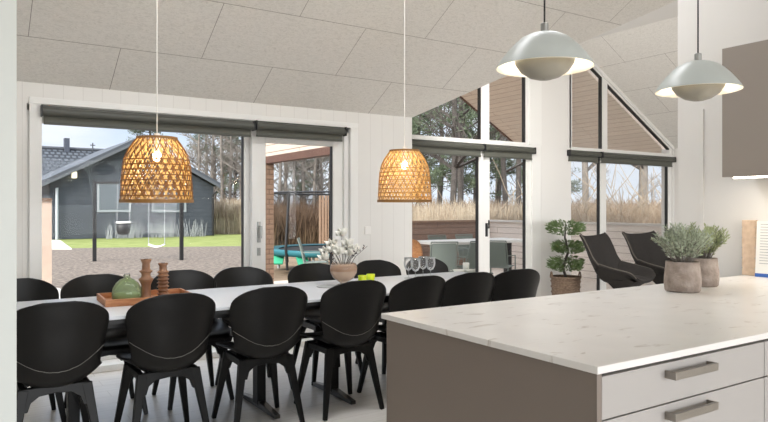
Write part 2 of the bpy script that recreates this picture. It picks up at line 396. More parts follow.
def trap_glass(root, x0, x1, z0, fw=.07, y=GY):
    """glazing above the transom that follows the roof slope"""
    def top(x): return zg(x)-.012
    m = MB(root.location); d = .07
    pts = [(x0,top(x0)),(x1,top(x1))]
    if x0 < XR < x1: pts.insert(1, (XR,top(XR)))
    m.prism([(x0,y,z0),(x0+fw,y,z0),(x0+fw,y,top(x0+fw)),(x0,y,top(x0))], (0,d,0))
    m.prism([(x1-fw,y,z0),(x1,y,z0),(x1,y,top(x1)),(x1-fw,y,top(x1-fw))], (0,d,0))
    m.box((x0+fw,y,z0),(x1-fw,y+d,z0+fw*.35))
    m.prism([(x0+fw,y,top(x0+fw)-fw*1.05),(x1-fw,y,top(x1-fw)-fw*1.05),(x1-fw,y,top(x1-fw)),(x0+fw,y,top(x0+fw))], (0,d,0))
    o = m.build('upper_frame', FRAME, root, fix=True)
    a, b = x0+fw, x1-fw
    if min(top(a), top(b))-fw*1.05 < z0+fw*.35:
        b = XR+(ZR-.012-fw*1.05-z0-fw*.35)/K
    g = MB(root.location).prism([(a,y+d/2,z0+fw*.35),(b,y+d/2,z0+fw*.35),(b,y+d/2,top(b)-fw*1.05),(a,y+d/2,top(a)-fw*1.05)], (0,.006,0)); g.build('pane', GLASS, o)
    k = MB(root.location)
    k.prism([(a,y+.01,top(a)-fw*1.05-.018),(b,y+.01,top(b)-fw*1.05-.018),(b,y+.01,top(b)-fw*1.05),(a,y+.01,top(a)-fw*1.05)], (0,d-.02,0))
    return o, k, (a, b)
ZT = 2.105
# left gable glazing : door_2 leaves below, trapezoids above
g1 = setting('door_2', 'white-framed glazed terrace doors left of the gable pillar with sloped panes above', 'door', (4.04,GY,0))
leaf(g1, 4.04, 5.62, .0, ZT, GY+.02, .07, .07, gk='r', fwr=.08)
lf = leaf(g1, 5.62, 6.46, .0, ZT, GY+.02, .10, .07, gk='r', fwr=.09)
h = MB(g1.location); h.tube([(5.66,GY+.02,1.04),(5.66,GY-.03,1.04),(5.66,GY-.03,1.14)], .01); h.box((5.645,GY+.005,.93),(5.675,GY+.02,1.1)); h.build('door_handle', BLK, lf)
m = MB(g1.location).box((4.04,GY,ZT),(PX0,GY+.1,ZT+.03)); m.box((6.46,GY+.0,0),(PX0,GY+.1,ZT)); m.build('transom', FRAME, g1, bevel=.003)
m = MB(g1.location).prism([(6.41,GY-.01,ZT+.03),(6.63,GY-.01,ZT+.03),(6.63,GY-.01,zg(6.63)-.01),(6.41,GY-.01,zg(6.41)-.01)], (0,.11,0)); m.build('upper_post', FRAME, g1)
o, k, _ = trap_glass(g1, 4.04, 5.62, ZT+.03, .06)
k2 = MB(g1.location).prism([(5.548,GY+.01,ZT+.06),(5.563,GY+.01,ZT+.06),(5.563,GY+.01,zg(5.56)-.09),(5.548,GY+.01,zg(5.54)-.09)], (0,.05,0)); k2.build('gasket', GASKET, o)
o, k, _ = trap_glass(g1, 5.62, 6.42, ZT+.03, .075)
k2 = MB(g1.location).prism([(6.328,GY+.01,ZT+.06),(6.346,GY+.01,ZT+.06),(6.346,GY+.01,zg(6.34)-.09),(6.328,GY+.01,zg(6.32)-.09)], (0,.05,0)); k2.build('gasket', GASKET, o)
# right gable glazing
g2 = setting('window_1', 'tall white-framed window right of the gable pillar with a triangular pane above', 'window', (PX1,GY,0))
leaf(g2, PX1-.03, 7.95, .0, ZT, GY+.02, .03, .07, gk='r', fwr=.07)
leaf(g2, 7.95, 9.62, .0, ZT, GY+.02, .06, .07, gk='r', fwr=.085)
m = MB(g2.location).box((PX1,GY,ZT),(9.62,GY+.1,ZT+.03)); m.build('transom', FRAME, g2, bevel=.003)
o, k, _ = trap_glass(g2, PX1-.03, 7.95, ZT+.03, .05)
k.prism([(7.882,GY+.01,ZT+.03),(7.90,GY+.01,ZT+.03),(7.90,GY+.01,zg(7.90)-.06),(7.882,GY+.01,zg(7.88)-.06)], (0,.05,0)); k.build('gasket', GASKET, o)
o, k, _ = trap_glass(g2, 7.95, 9.60, ZT+.03, .06)
k.build('gasket', GASKET, o)
# sloping white cover along the ceiling above the right window
m = MB().prism([(PX1,GY-.03,zg(PX1)-.055),(9.62,GY-.03,zg(9.62)-.055),(9.62,GY-.03,zg(9.62)),(PX1,GY-.03,zg(PX1))], (0,.03,0))
struct(m.build('trim_4', FRAME, fix=True), 'sloping white trim where the ceiling meets the gable window', 'trim')

def blind(x0, x1, z0, z1, y, label):
    t = thing('roller_blind', label, 'blind', ((x0+x1)/2, y, z1), 0, 'roller blinds above the glass')
    c = MB(t.location); h = z1-z0
    c.tube([(x0+.01,y-.035,z1-.045),(x1-.01,y-.035,z1-.045)], .034, 14)
    c.box((x0,y-.03,z1-.012),(x1,y,z1)); c.build('cassette', BLINDC, t, smooth=False)
    MB(t.location).box((x0+.02,y-.012,z0),(x1-.02,y-.009,z1-.02)).build('fabric', BLIND, t)
    MB(t.location).box((x0+.02,y-.02,z0-.004),(x1-.02,y-.002,z0+.016)).build('bottom_bar', BLINDC, t, bevel=.003)
    for xx in (x0, x1-.008): MB(t.location).box((xx,y-.07,z1-.085),(xx+.008,y,z1)).build('end_bracket', BLK, t)
    return t
blind(.54, 2.238, 1.935, 2.072, WY-.018, 'wide grey-green roller blind over the left sliding pane')
blind(2.252, 3.178, 1.945, 2.08, WY-.018, 'grey-green roller blind over the white door leaf with the handle')
blind(4.06, 5.56, 1.94, 2.098, GY, 'roller blind over the leftmost gable pane')
blind(5.575, 6.465, 1.94, 2.098, GY, 'short roller blind beside the left edge of the gable pillar')
blind(7.14, 7.81, 1.95, 2.105, GY, 'short roller blind beside the right edge of the gable pillar')
blind(7.83, 9.605, 1.95, 2.105, GY, 'long roller blind over the rightmost gable pane')
# light switch on wall right of door
t = tag(MB((3.47,WY,1.07)).box((3.43,WY-.012,1.03),(3.50,WY,1.11)).build('light_switch', PLASTIC, bevel=.004), 'small white light switch plate on the wall right of the sliding doors', 'switch')

# ------------------------------------------------------------------ dining chair
ST = [(.238,.420,.165,.0,.0),(.225,.448,.185,.004,0),(.14,.462,.212,.012,0),(.0,.448,.226,.04,0),(-.10,.426,.220,.075,.0),(-.175,.424,.206,.085,.02),
      (-.218,.462,.200,.06,.055),(-.238,.53,.205,.03,.075),(-.252,.61,.219,.01,.08),(-.262,.69,.230,-.004,.08),(-.272,.75,.235,-.014,.074),(-.279,.795,.228,-.022,.066),(-.283,.825,.198,-.02,.045),(-.286,.842,.145,-.01,.02),(-.287,.849,.07,0,.004)]
def cr(a, b, c, d, t): return .5*((2*b)+(-a+c)*t+(2*a-5*b+4*c-d)*t*t+(-a+3*b-3*c+d)*t**3)
def station(S, s):
    n = len(S)-1; x = min(max(s, 0), .99999)*n; i = int(x); t = x-i
    g = lambda k: S[min(max(k, 0), n)]
    return [cr(g(i-1)[j], g(i)[j], g(i+1)[j], g(i+2)[j], t) for j in range(5)]
def spt(S, s, u, p=2.4):
    y, z, w, ez, ey = station(S, s); a = abs(u)**p
    return Vector((u*w, y+a*ey, z+a*ez))
def shell(S, nv=34, nu=16, p=2.4, org=(0,0,0)):
    m = MB(org); g = [[m.V(spt(S, i/nv, -1+2*j/nu, p)) for j in range(nu+1)] for i in range(nv+1)]
    for i in range(nv):
        for j in range(nu): m.face((g[i][j], g[i][j+1], g[i+1][j+1], g[i+1][j]))
    return m
def make_chair(label):
    t = thing('dining_chair', label, 'chair', (0,0,0), 0, 'black shell chairs around the dining table')
    o = shell(ST).build('seat_shell', BLACK, t, smooth=True, solid=.011); q = o.modifiers.new('b', 'BEVEL'); q.width = .004; q.segments = 2; q.limit_method = 'ANGLE'; q.angle_limit = radians(60)
    pts = []
    for k in range(25):
        u = -.985+1.97*k/24; zt = .505+.10*u*u
        best = min((abs(spt(ST, s/400, u).z-zt), s/400) for s in range(180, 340))[1]
        p = spt(ST, best, u); n = Vector((u*.35,-1,-.1)).normalized(); pts.append(p+n*.0075)
    m = MB().tube(pts, .0018, 5).build('crease_highlight', CREASELIT, t, smooth=True)
    fr = MB()
    for sy in (-1, 1):
        P = [(-.155,.422),(.155,.422),(.176,.31),(.124,.31),(.110,.352),(.074,.378),(0,.386),(-.074,.378),(-.110,.352),(-.124,.31),(-.176,.31)]
        pts = [(x, sy*(.135+(.45-z)*.155)-sy*.014, z) for x, z in P]
        fr.prism(pts, (0,sy*.028,0))
    for sx in (-1, 1): fr.bar((sx*.145,-.13,.402),(sx*.145,.13,.402), .028, .04)
    fr.box((-.1,-.1,.395),(.1,.1,.425))
    fr.build('leg_frame', BLACKL, t, bevel=.004, fix=True)
    for sx in (-1, 1):
        for sy in (-1, 1):
            l = MB().bar((sx*.142,sy*.138,.415),(sx*.208,sy*.205,.0), .050, .036, .026, .024, up=(0,1,0))
            l.build('leg', BLACKL, t, bevel=.004)
    return t
near_lab = ['dining chair with its back to us, nearest the partition wall at the left', 'dining chair with its back to us in front of the wooden tray',
 'dining chair with its back to us, third along the near side from the left', 'dining chair with its back to us in front of the flower vase',
 'dining chair with its back to us, half hidden by the left corner of the island', 'dining chair rising behind the island, second from the right end of the near row',
 'dining chair whose back rises behind the island at the right end of the near row']
far_lab = ['dining chair across the table, cut off by the partition wall', 'dining chair across the table just left of the green bottle', 'dining chair across the table behind the two turned candlesticks',
 'dining chair across the table, next right of the one behind the candlesticks', 'dining chair across the table left of the flower vase', 'dining chair across the table behind the lime bowl', 'dining chair across the table behind the wine glasses']
proto = make_chair(near_lab[0]); proto.location = (.415,3.745,0)
for k, (x, a) in enumerate(zip((.965,1.535,2.095,2.585,3.045,3.50), (1,-2,0,2,-3,-6))):
    dup(proto, (x,3.745,0), radians(a), near_lab[k+1])
for k, (x, a) in enumerate(zip((.33,.80,1.36,1.81,2.40,3.0,3.53), (2,-1,0,1,-2,0,1))):
    dup(proto, (x,4.475,0), pi+radians(a), far_lab[k])

# ------------------------------------------------------------------ dining table
t = thing('dining_table', 'long dining table with a white top, black edge and black metal feet', 'table', (2.0,4.0,0))
MB(t.location).box((.02,3.575,.722),(3.70,4.45,.74)).build('table_top', TABLE, t, bevel=.003)
MB(t.location).box((.03,3.585,.70),(3.69,4.44,.722)).build('table_edge', EDGE, t)
m = MB(t.location); m.box((.25,3.72,.655),(3.55,3.76,.70)); m.box((.25,4.26,.655),(3.55,4.30,.70)); m.build('apron_rail', EDGE, t)
for x in (.55, 1.655, 2.195, 3.35):
    l = MB(t.location); l.box((x-.03,3.97,.03),(x+.03,4.05,.66)); l.box((x-.025,3.72,.63),(x+.025,4.30,.66))
    o = l.build('leg', BLACKL, t, bevel=.004)
    for s in (-1, 1): MB(t.location).bar((x,4.01,.032),(x,4.01+s*.29,.014), .055, .045, .036, .024).build('foot', STEELD, o, bevel=.003)

# ------------------------------------------------------------------ things on the table
ZTB = .741
def on(u, y): a = ray(u); return a[0]/a[1]*y
tx, ty = .97, 4.06
t = thing('serving_tray', 'shallow rectangular oiled wooden tray on the table holding the bottle and candlesticks', 'tray', (tx,ty,ZTB), radians(-2))
X0, X1, Y0, Y1 = -.262, .24, -.15, .20
MB().box((X0,Y0,0),(X1,Y1,.01)).build('tray_base', WOOD, t)
m = MB(); m.box((X0,Y0,.01),(X1,Y0+.012,.04)); m.box((X0,Y1-.012,.01),(X1,Y1,.04)); m.box((X0,Y0+.012,.01),(X0+.012,Y1-.012,.04)); m.box((X1-.012,Y0+.012,.01),(X1,Y1-.012,.04))
m.build('rim', WOOD, t, bevel=.002)
bx, by = on(127,4.08), 4.08
t = thing('glass_bottle', 'squat dome-shaped pale green glass bottle on the wooden tray', 'bottle', (bx,by,ZTB+.011))
MB().lathe([(.0,.001),(.07,.001),(.083,.012),(.086,.035),(.080,.07),(.064,.10),(.040,.122),(.020,.131),(.015,.138),(.022,.146)], 28).build('bottle_body', GRNG, t, smooth=True)
MB().lathe([(.0,.004),(.074,.005),(.080,.03),(.078,.048),(.0,.050)], 28).build('bottle_base', mat('bottle_base_glass', (176,200,146), .15, trans=.6), t, smooth=True)
MB().lathe([(.0,.128),(.011,.128),(.013,.142),(.020,.146),(.016,.156),(0,.16)], 20).build('stopper', CLEAR, t, smooth=True)
def candlestick(u, y, prof, label):
    t = thing('candlestick', label, 'candlestick', (on(u,y),y,ZTB+.011), 0)
    MB().lathe(prof, 26, capb=True, capt=True).build('turned_stem', WOODD, t, smooth=True)
    MB().lathe([(.0,.0),(.012,.0),(.012,.002),(0,.002)], 16, c=(0,0,prof[-1][1]-.0005)).build('candle_cup', GASKET, t)
    return t
P1 = [(.036,0),(.036,.008),(.030,.02),(.027,.03),(.027,.085),(.032,.10),(.042,.118),(.043,.123),(.032,.13),(.026,.14),(.026,.155),(.034,.163),(.040,.168),(.034,.173),(.024,.178),(.022,.215),(.030,.232),(.031,.24)]
candlestick(146, 4.05, P1, 'taller turned wooden candlestick with wide collars, beside the green bottle')
P2 = [(.034,0),(.034,.006)]
for k in range(7):
    z = .01+k*.022; P2 += [(.026,z),(.033,z+.008),(.037,z+.011),(.033,z+.014),(.026,z+.020)]
P2 += [(.022,.17),(.022,.19),(.029,.20),(.029,.208)]
candlestick(163, 4.10, P2, 'shorter ribbed wooden candlestick, right of the taller one')
# vase with magnolia
vx, vy = on(343.5,4.10), 4.10
t = thing('flower_vase', 'round amber-tinted glass vase on a short foot', 'vase', (vx,vy,ZTB))
VP = [(.0,.0),(.045,.0),(.047,.006),(.026,.012),(.024,.02),(.04,.03),(.075,.055),(.096,.09),(.100,.12),(.094,.148),(.088,.158)]
MB().lathe(VP, 32).build('vase_body', PINKG, t, smooth=True)
MB().lathe([(.0,.026),(.04,.033),(.074,.058),(.094,.091),(.097,.104)], 28).build('lower_tint', mat('beige_tint', (222,206,190), .3), t, smooth=True)
m = MB().lathe([(.097,.104),(.098,.12),(.092,.146),(.0,.150)], 28); m.build('coloured_swirl', mat('amber_swirl', (200,150,112), .35, rgb2=(214,190,170), scale=9, trans=.3, coord='Object', stretch=(1,1,2)), t, smooth=True)
t = thing('magnolia_spray', 'spray of white magnolia blossoms on bare twigs in the amber vase', 'flowers', (vx,vy,ZTB+.09))
random.seed(12)
tips = [(-.13,.02,.14),(-.07,-.03,.16),(-.02,.03,.27),(.03,-.02,.20),(.075,.02,.15),(-.09,.05,.19),(.02,.05,.155),(-.14,-.03,.10),(-.03,-.05,.14),(.045,.0,.13)]
# tips are given in (image right, depth, up)
def iv(a, b, c): return Vector((a*SS+b*CC, -a*CC+b*SS, c))
for a, b, c_ in tips:
    e = iv(a, b, c_); m = MB().tube([iv(a*.1,b*.1,.0), iv(a*.35,b*.4,c_*.45), e], [.003,.0025,.002], 5); m.build('twig', BARK, t, smooth=True)
    m = MB()
    for k in range(9):
        an = 2*pi*k/9*1.0+k; tilt = .25+.5*(k%3)/2
        d = Vector((cos(an)*sin(tilt*1.6), sin(an)*sin(tilt*1.6), cos(tilt*1.1))).normalized()
        m.leaf(e-Vector((0,0,.008)), d, random.uniform(.062,.082), .044, up=(-sin(an),cos(an),.2), curl=.5)
    m.build('blossom', PETAL, t, smooth=True, solid=.001)
for a, b, c_ in ((.17,.03,.19),(-.17,.0,.15),(.11,-.02,.17),(-.15,.03,.19)):
    m = MB().tube([iv(a*.1,b,.0), iv(a*.5,b,c_*.6), iv(a,b,c_)], [.0028,.002,.0012], 5); 
    for k in range(5):
        q = iv(a*(.5+.1*k), b, c_*(.6+.09*k)); m.leaf(q, iv(random.uniform(-1,1),random.uniform(-.5,.5),.6), .028, .012)
    m.build('twig', BARK, t)
t = tag(MB((on(329,4.08),4.08,ZTB)).lathe([(0,0),(.085,0),(.088,.003),(.085,.006),(0,.006)], 28, c=(on(329,4.08),4.08,ZTB)).build('place_mat', NAP, smooth=False), 'flat grey felt mat beside the flower vase', 'mat')
# lime bowls
for k, (u, y, lab) in enumerate(((362.3, 4.20, 'small lime-green glass tealight bowl right beside the vase'), (370.6, 4.25, 'small lime-green glass tealight bowl, the one farther from the vase'))):
    t = tag(MB((on(u,y),y,ZTB)).lathe([(.0,.0),(.026,.0),(.031,.008),(.034,.05),(.031,.05),(.028,.01),(0,.008)], 22, c=(on(u,y),y,ZTB)).build('tealight_bowl', LIME, smooth=True), lab, 'bowl', 'lime tealight bowls')
# wine glasses
def wine_glass(u, y, lab):
    t = thing('wine_glass', lab, 'glass', (on(u,y),y,ZTB), 0, 'stemmed glasses at the far end of the table')
    MB().lathe([(0,.001),(.034,.001),(.034,.003),(.004,.006)], 20).build('foot', GOB, t, smooth=True)
    MB().lathe([(.004,.005),(.003,.03),(.003,.058),(.006,.064)], 10).build('stem', GOB, t, smooth=True)
    MB().lathe([(.004,.062),(.022,.072),(.035,.096),(.038,.12),(.034,.165)], 22).build('bowl', GOB, t, smooth=True, solid=.0016)
    return t
for u, y, lab in ((408.5,4.22,'wine glass, leftmost of the four'), (415.5,4.12,'wine glass, second from the left of the four'), (423,4.24,'wine glass, third from the left of the four'), (430.5,4.14,'wine glass, rightmost of the four')):
    wine_glass(u, y, lab)

# ------------------------------------------------------------------ rattan pendants
def rattan(x, y, zb, H, R, rm, label, twist=1.0):
    t = thing('rattan_pendant', label, 'lamp', (x,y,zb), 0, 'woven rattan pendants over the dining table')
    prof = [(0,1.0),(.15,.985),(.35,.965),(.58,.93),(.72,.87),(.83,.77),(.92,.66),(1.0,.55)]
    def rad(q):
        for k in range(len(prof)-1):
            if q <= prof[k+1][0]:
                a = (q-prof[k][0])/(prof[k+1][0]-prof[k][0]); return R*(prof[k][1]*(1-a)+prof[k+1][1]*a)
        return R*prof[-1][1]
    def strip(m, ang, q0, q1, n, w, inner):
        pr = None
        for k in range(n+1):
            q = q0+(q1-q0)*k/n; a = ang(q); r = rad(q)+inner
            p = Vector((r*cos(a), r*sin(a), q*H)); nrm = Vector((cos(a), sin(a), 0))
            a2 = ang(q+.01); r2 = rad(min(q+.01,1))+inner; d = (Vector((r2*cos(a2), r2*sin(a2), (q+.01)*H))-p).normalized(); x_ = d.cross(nrm).normalized()
            ring = [m.V(p+x_*w/2+nrm*.0012), m.V(p-x_*w/2+nrm*.0012), m.V(p-x_*w/2-nrm*.0012), m.V(p+x_*w/2-nrm*.0012)]
            if pr:
                for j in range(4): m.face((pr[j], pr[(j+1)%4], ring[(j+1)%4], ring[j]))
            pr = ring
    NS = 24
    m = MB()
    for k in range(NS): strip(m, lambda q, k=k: 2*pi*k/NS+q*twist, 0, 1, 26, .0058, .002)
    for k in range(NS): strip(m, lambda q, k=k: 2*pi*k/NS-q*twist, 0, 1, 26, .0058, -.001)
    m.build('woven_shade', rm, t)
    m = MB()
    for k in range(NS): strip(m, lambda q, k=k: 2*pi*(k+.5)/NS+q*twist, 0, 1, 20, .006, -.006)
    for k in range(NS): strip(m, lambda q, k=k: 2*pi*(k+.5)/NS-q*twist, 0, 1, 20, .006, -.008)
    m.build('glow_weave', RATIN, t)  # added inner layer that carries the bulb-lit colour
    m = MB()
    for q in (.09,.17,.25,.33,.41,.49,.57,.65):
        r = rad(q); m.lathe([(r+.003,q*H-.0035),(r+.005,q*H),(r+.003,q*H+.0035),(r+.0005,q*H),(r+.003,q*H-.0035)], 48)
    m.build('hoop', rm, t)
    m = MB(); r = rad(0); m.lathe([(r-.004,-.006),(r+.006,-.006),(r+.006,.012),(r-.004,.012),(r-.004,-.006)], 48); m.build('rim', RATTRIM, t); m = MB(); r = rad(1); m.lathe([(r-.004,H-.006),(r+.005,H-.006),(r+.005,H+.008),(r-.004,H+.008),(r-.004,H-.006)], 48)
    m.build('rim', RATTRIM, t)
    m = MB(); 
    for a in (0, 2*pi/3, 4*pi/3): m.tube([(0,0,H+.002),(r*cos(a),r*sin(a),H+.002)], .002, 5)
    m.tube([(0,0,H-.075),(0,0,H+.03)], [.02,.016], 14); m.build('lamp_holder', CORDW, t)
    zc = zm(y)-.002 if y < WY else 0
    MB().tube([(0,0,H+.02),(0,0,zc-zb)], .003, 8).build('cord', CORDW, t)
    MB().lathe([(.0,0),(.045,0),(.045,-.03),(0,-.03)], 24, c=(0,0,zc-zb)).build('ceiling_cap', CORDW, t)
    MB().ball((0,0,H-.105), .026, 16, (1,1,1.2)).build('bulb', BULB, t, smooth=True)
    L = bpy.data.lights.new('pendant_light', 'POINT'); L.energy = 10; L.color = (1,.84,.6); L.shadow_soft_size = .036
    lo = bpy.data.objects.new('pendant_light', L); col.objects.link(lo); lo.parent = t; lo.location = (0,0,H-.105)
    return t
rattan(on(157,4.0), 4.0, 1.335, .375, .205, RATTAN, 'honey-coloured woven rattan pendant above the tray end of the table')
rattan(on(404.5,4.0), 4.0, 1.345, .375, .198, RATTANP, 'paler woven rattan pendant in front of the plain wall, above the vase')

# ------------------------------------------------------------------ enamel pendants
def dome(u, dist, zr, D, label):
    a = ray(u); x, y = a[0]*dist, a[1]*dist; s = D/.35
    t = thing('dome_pendant', label, 'lamp', (x,y,zr), 0, 'pale enamel pendants above the island')
    pr = [(.175,0),(.168,.014),(.150,.04),(.129,.066),(.105,.09),(.082,.108),(.055,.121),(.025,.129),(.0,.131)]
    MB().lathe([(r*s,z*s) for r, z in pr], 48).build('shade', LAMPW, t, smooth=True)
    MB().lathe([((r-.001)*s,(z-.0018)*s) for r, z in pr[:-1]], 48).build('shade_lining', LAMPI, t, smooth=True)
    MB().lathe([(.108*s,.026*s),(.104*s,.012*s),(.085*s,-.014*s),(.055*s,-.034*s),(.025*s,-.043*s),(0,-.045*s)], 44).build('reflector_bowl', LAMPB, t, smooth=True, solid=.002)
    m = MB().lathe([(.014,.131*s),(.014,.160*s),(.010,.163*s),(0,.163*s)], 20); m.build('cord_grip', BRASS, t, smooth=False)
    m = MB()
    for k in range(3):
        an = 2*pi*k/3; m.tube([(.1*s*cos(an),.1*s*sin(an),.012*s),(.115*s*cos(an),.115*s*sin(an),.048*s)], .002, 5)
    m.build('reflector_arm', BRASS, t)
    zc = zm(y)-zr
    MB().tube([(0,0,.16*s),(0,0,zc-.005)], .0032, 8).build('cord', CORDB, t)
    MB().lathe([(0,0),(.05,0),(.05,-.035),(0,-.035)], 24, c=(0,0,zc-.002)).build('ceiling_cap', LAMPW, t)
    MB().ball((0,0,.052*s), .026*s, 14).build('bulb', BULB, t, smooth=True)
    L = bpy.data.lights.new('pendant_light', 'POINT'); L.energy = 8; L.color = (1,.95,.87); L.shadow_soft_size = .034
    lo = bpy.data.objects.new('pendant_light', L); col.objects.link(lo); lo.parent = t; lo.location = (0,0,.052*s)
dome(544.5, 2.34, EYE+.50, .341, 'pale grey dome pendant with an inner reflector, the nearer and larger looking of the two')
dome(698, 2.79, EYE+.498, .341, 'pale grey dome pendant hanging in front of the wall cabinet edge')

# ------------------------------------------------------------------ kitchen island
IX0, IX1, IY0, IY1 = 1.348, 3.95, 1.081, 2.08
o = MB((IX0,IY0,.88)).box((IX0,IY0,.88),(IX1-.002,IY1,.90)).build('worktop', STONE, bevel=.002); tag(o, 'pale speckled stone worktop covering the island', 'worktop')
t = thing('kitchen_island', 'warm grey kitchen island cabinets with a taupe end panel and drawers', 'kitchen island', (IX0,IY0,0))
bx0, bx1, by0, by1 = IX0+.012, IX1-.004, IY0+.012, IY1-.02
MB(t.location).box((bx0,by0,.0),(bx0+.018,by1,.879)).build('end_panel', CABD, t)
MB(t.location).box((bx0+.018,by0+.024,.1),(bx1,by1,.879)).build('carcass', GAP, t)
MB(t.location).box((bx0+.018,by0+.07,.0),(bx1,by1-.05,.1)).build('plinth', CAB, t)
x = bx0+.02
for k in range(3):
    xe = min(x+.800, bx1-.002)
    for z0, z1, hz in ((.757,.868,.838),(.60,.753,.724),(.355,.596,.566),(.105,.351,.321)):
        d = MB(t.location).box((x,by0,z0),(xe-.004,by0+.02,z1)).build('drawer_front', CAB, t, bevel=.0015)
        cx = (x+xe)/2-.03 if k < 3 else 0
        h = MB(t.location); L_ = .105
        h.box((cx-L_,by0-.034,hz-.011),(cx+L_,by0-.024,hz+.011))
        for sx in (-1, 1): h.box((cx+sx*L_-(.006 if sx > 0 else 0),by0-.026,hz-.011),(cx+sx*L_+(.006 if sx < 0 else 0),by0,hz+.011))
        h.build('bar_handle', STEEL, d, bevel=.001)
    x = xe
# wall cabinet
t = thing('wall_cabinet', 'taupe wall cabinet hanging on the kitchen wall above the island', 'cabinet', (3.6,0,1.47))
cy1 = 2.037
MB(t.location).box((3.62,-.4,1.472),(3.948,cy1,2.19)).build('cabinet_body', CABU, t)
y = cy1
for k in range(4):
    y0 = y-.6; MB(t.location).box((3.60,y0+.003,1.47),(3.62,y,2.19)).build('cabinet_door', CABU, t, bevel=.0015); y = y0
MB(t.location).box((3.66,.0,1.462),(3.69,cy1-.03,1.472)).build('light_strip', LED, t)
L = bpy.data.lights.new('cabinet_light', 'AREA'); L.shape = 'RECTANGLE'; L.size = .05; L.size_y = 1.9; L.energy = 7; L.color = (1,.88,.72)
lo = bpy.data.objects.new('cabinet_light', L); col.objects.link(lo); lo.parent = t; lo.location = (.1,1.05,-.015)

# pots on the worktop
def herb(x, y, r, h, seed, lm, spread, height, label):
    random.seed(seed)
    t = thing('potted_plant', label, 'plant', (x,y,.901), 0, 'small shrubs in clay pots on the island')
    MB().lathe([(0,0),(r*.90,0),(r*.96,.006),(r*1.0,h*.25),(r*.99,h*.5),(r*.92,h*.85),(r*.90,h),(r*.80,h),(r*.84,h*.85),(0,h*.85)], 36).build('pot', CONC, t, smooth=True)
    MB().lathe([(0,h*.88),(r*.8,h*.88)], 24).build('soil', SOIL, t)
    m = MB(); s = MB()
    for k in range(105):
        a = random.uniform(0, 2*pi); q = random.random()**.6; el = random.uniform(.35, 1.0)
        e = Vector((cos(a)*spread*q, sin(a)*spread*q, h+height*(.35+.65*el*(1-.45*q*q))))
        b = Vector((cos(a)*r*.4*q, sin(a)*r*.4*q, h*.85)); mid = (b+e)/2+Vector((0,0,.02))
        s.tube([b, mid, e], [.0016,.0014,.0009], 4)
        for j in range(24):
            f_ = .25+.75*j/23; p = b.lerp(mid, f_*2) if f_ < .5 else mid.lerp(e, f_*2-1)
            d = (e-mid).normalized()*.6+Vector((random.uniform(-1,1), random.uniform(-1,1), random.uniform(-.4,.9)))*.8
            m.leaf(p, d, random.uniform(.018,.030), .0072)
    s.build('stems', BARKG, t); m.build('foliage', lm, t)
    return t
herb(2.908, 1.838, .083, .142, 3, PLANT1, .14, .18, 'small grey-green shrub in a clay pot, the front one of the pair')
herb(3.20, 1.915, .080, .142, 5, PLANT2, .12, .18, 'small olive-green shrub in a clay pot, behind the other and nearer the kitchen wall')

# menu stand: tan board + paper leaflet
t = thing('leaflet_stand', 'tan board stand on the worktop by the kitchen wall', 'stand', (3.915,2.03,.901))
MB().box((-.01,-.02,0),(.018,.06,.325)).build('back_board', CORK, t, bevel=.003)
m = MB()
for k in range(5):
    for yy in (.055, -.02): m.lathe([(0,0),(.004,0),(0,.001)], 8, c=(0,0,0)) if False else m.box((-.012,yy,.04+.06*k),(-.010,yy+.005,.045+.06*k))
m.build('pin', GREYP, t)
t = thing('leaflet', 'white printed leaflet with a blue bottom band, right of the tan board on the worktop', 'leaflet', (3.87,1.985,.901))
MB().prism([(.0,.01,.0),(.0,-.20,.0),(.022,-.20,.32),(.022,.01,.32)], (.006,0,0)).build('page', PAPER, t, fix=True)
MB().prism([(-.0016,.01,.0),(-.0016,-.20,.0),(.0000,-.20,.020),(.0000,.01,.020)], (.001,0,0)).build('blue_band', BLUE, t, fix=True)
m = MB()
for k in range(15):
    z = .30-k*.016; w_ = .12 if k % 4 else .06
    xx = .022*z/.32-.0014
    m.prism([(xx,-.012,z),(xx,-.012-w_*random.uniform(.7,1),z),(xx+.0003,-.012-w_*.8,z+.004),(xx+.0003,-.012,z+.004)], (.0008,0,0))
m.build('printed_lines', GREYP, t, fix=True)

# ------------------------------------------------------------------ sitting area
random.seed(21)
px_, py_ = 6.66, 5.85
t = thing('wicker_basket', 'square-ish grey-brown wicker basket with handles by the gable pillar', 'basket', (px_,py_,0))
MB().lathe([(0,0),(.16,0),(.17,.02),(.185,.38),(.190,.40),(.18,.40),(.172,.38),(.16,.05),(0,.05)], 28).build('basket_body', BASKET, t, smooth=True)
m = MB()
for z in (.06,.13,.20,.27,.34,.395): 
    r = .17+.018*z/.38+.002; m.lathe([(r,z-.012),(r+.008,z),(r,z+.012)], 28)
m.build('woven_band', BASKET, t, smooth=True)
for s in (-1, 1):
    p = []
    for k in range(9):
        a = pi*k/8; p.append(iv(s*.185+0*a, -.0+.05*cos(a), .38+.08*sin(a)))
    MB().tube(p, .009, 7).build('handle', BASKET, t, smooth=True)
t = thing('topiary_tree', 'three-tiered green topiary tree with a twisted trunk standing in the wicker basket', 'plant', (px_,py_,.06))
tr = [(0,0,0),(.03,.0,.25),(-.03,.02,.45),(.03,0,.65),(-.01,0,.85),(.0,0,1.02)]
MB().tube([iv(*p) for p in tr], [.022,.02,.018,.016,.012,.008], 8).build('trunk', BARK, t, smooth=True)
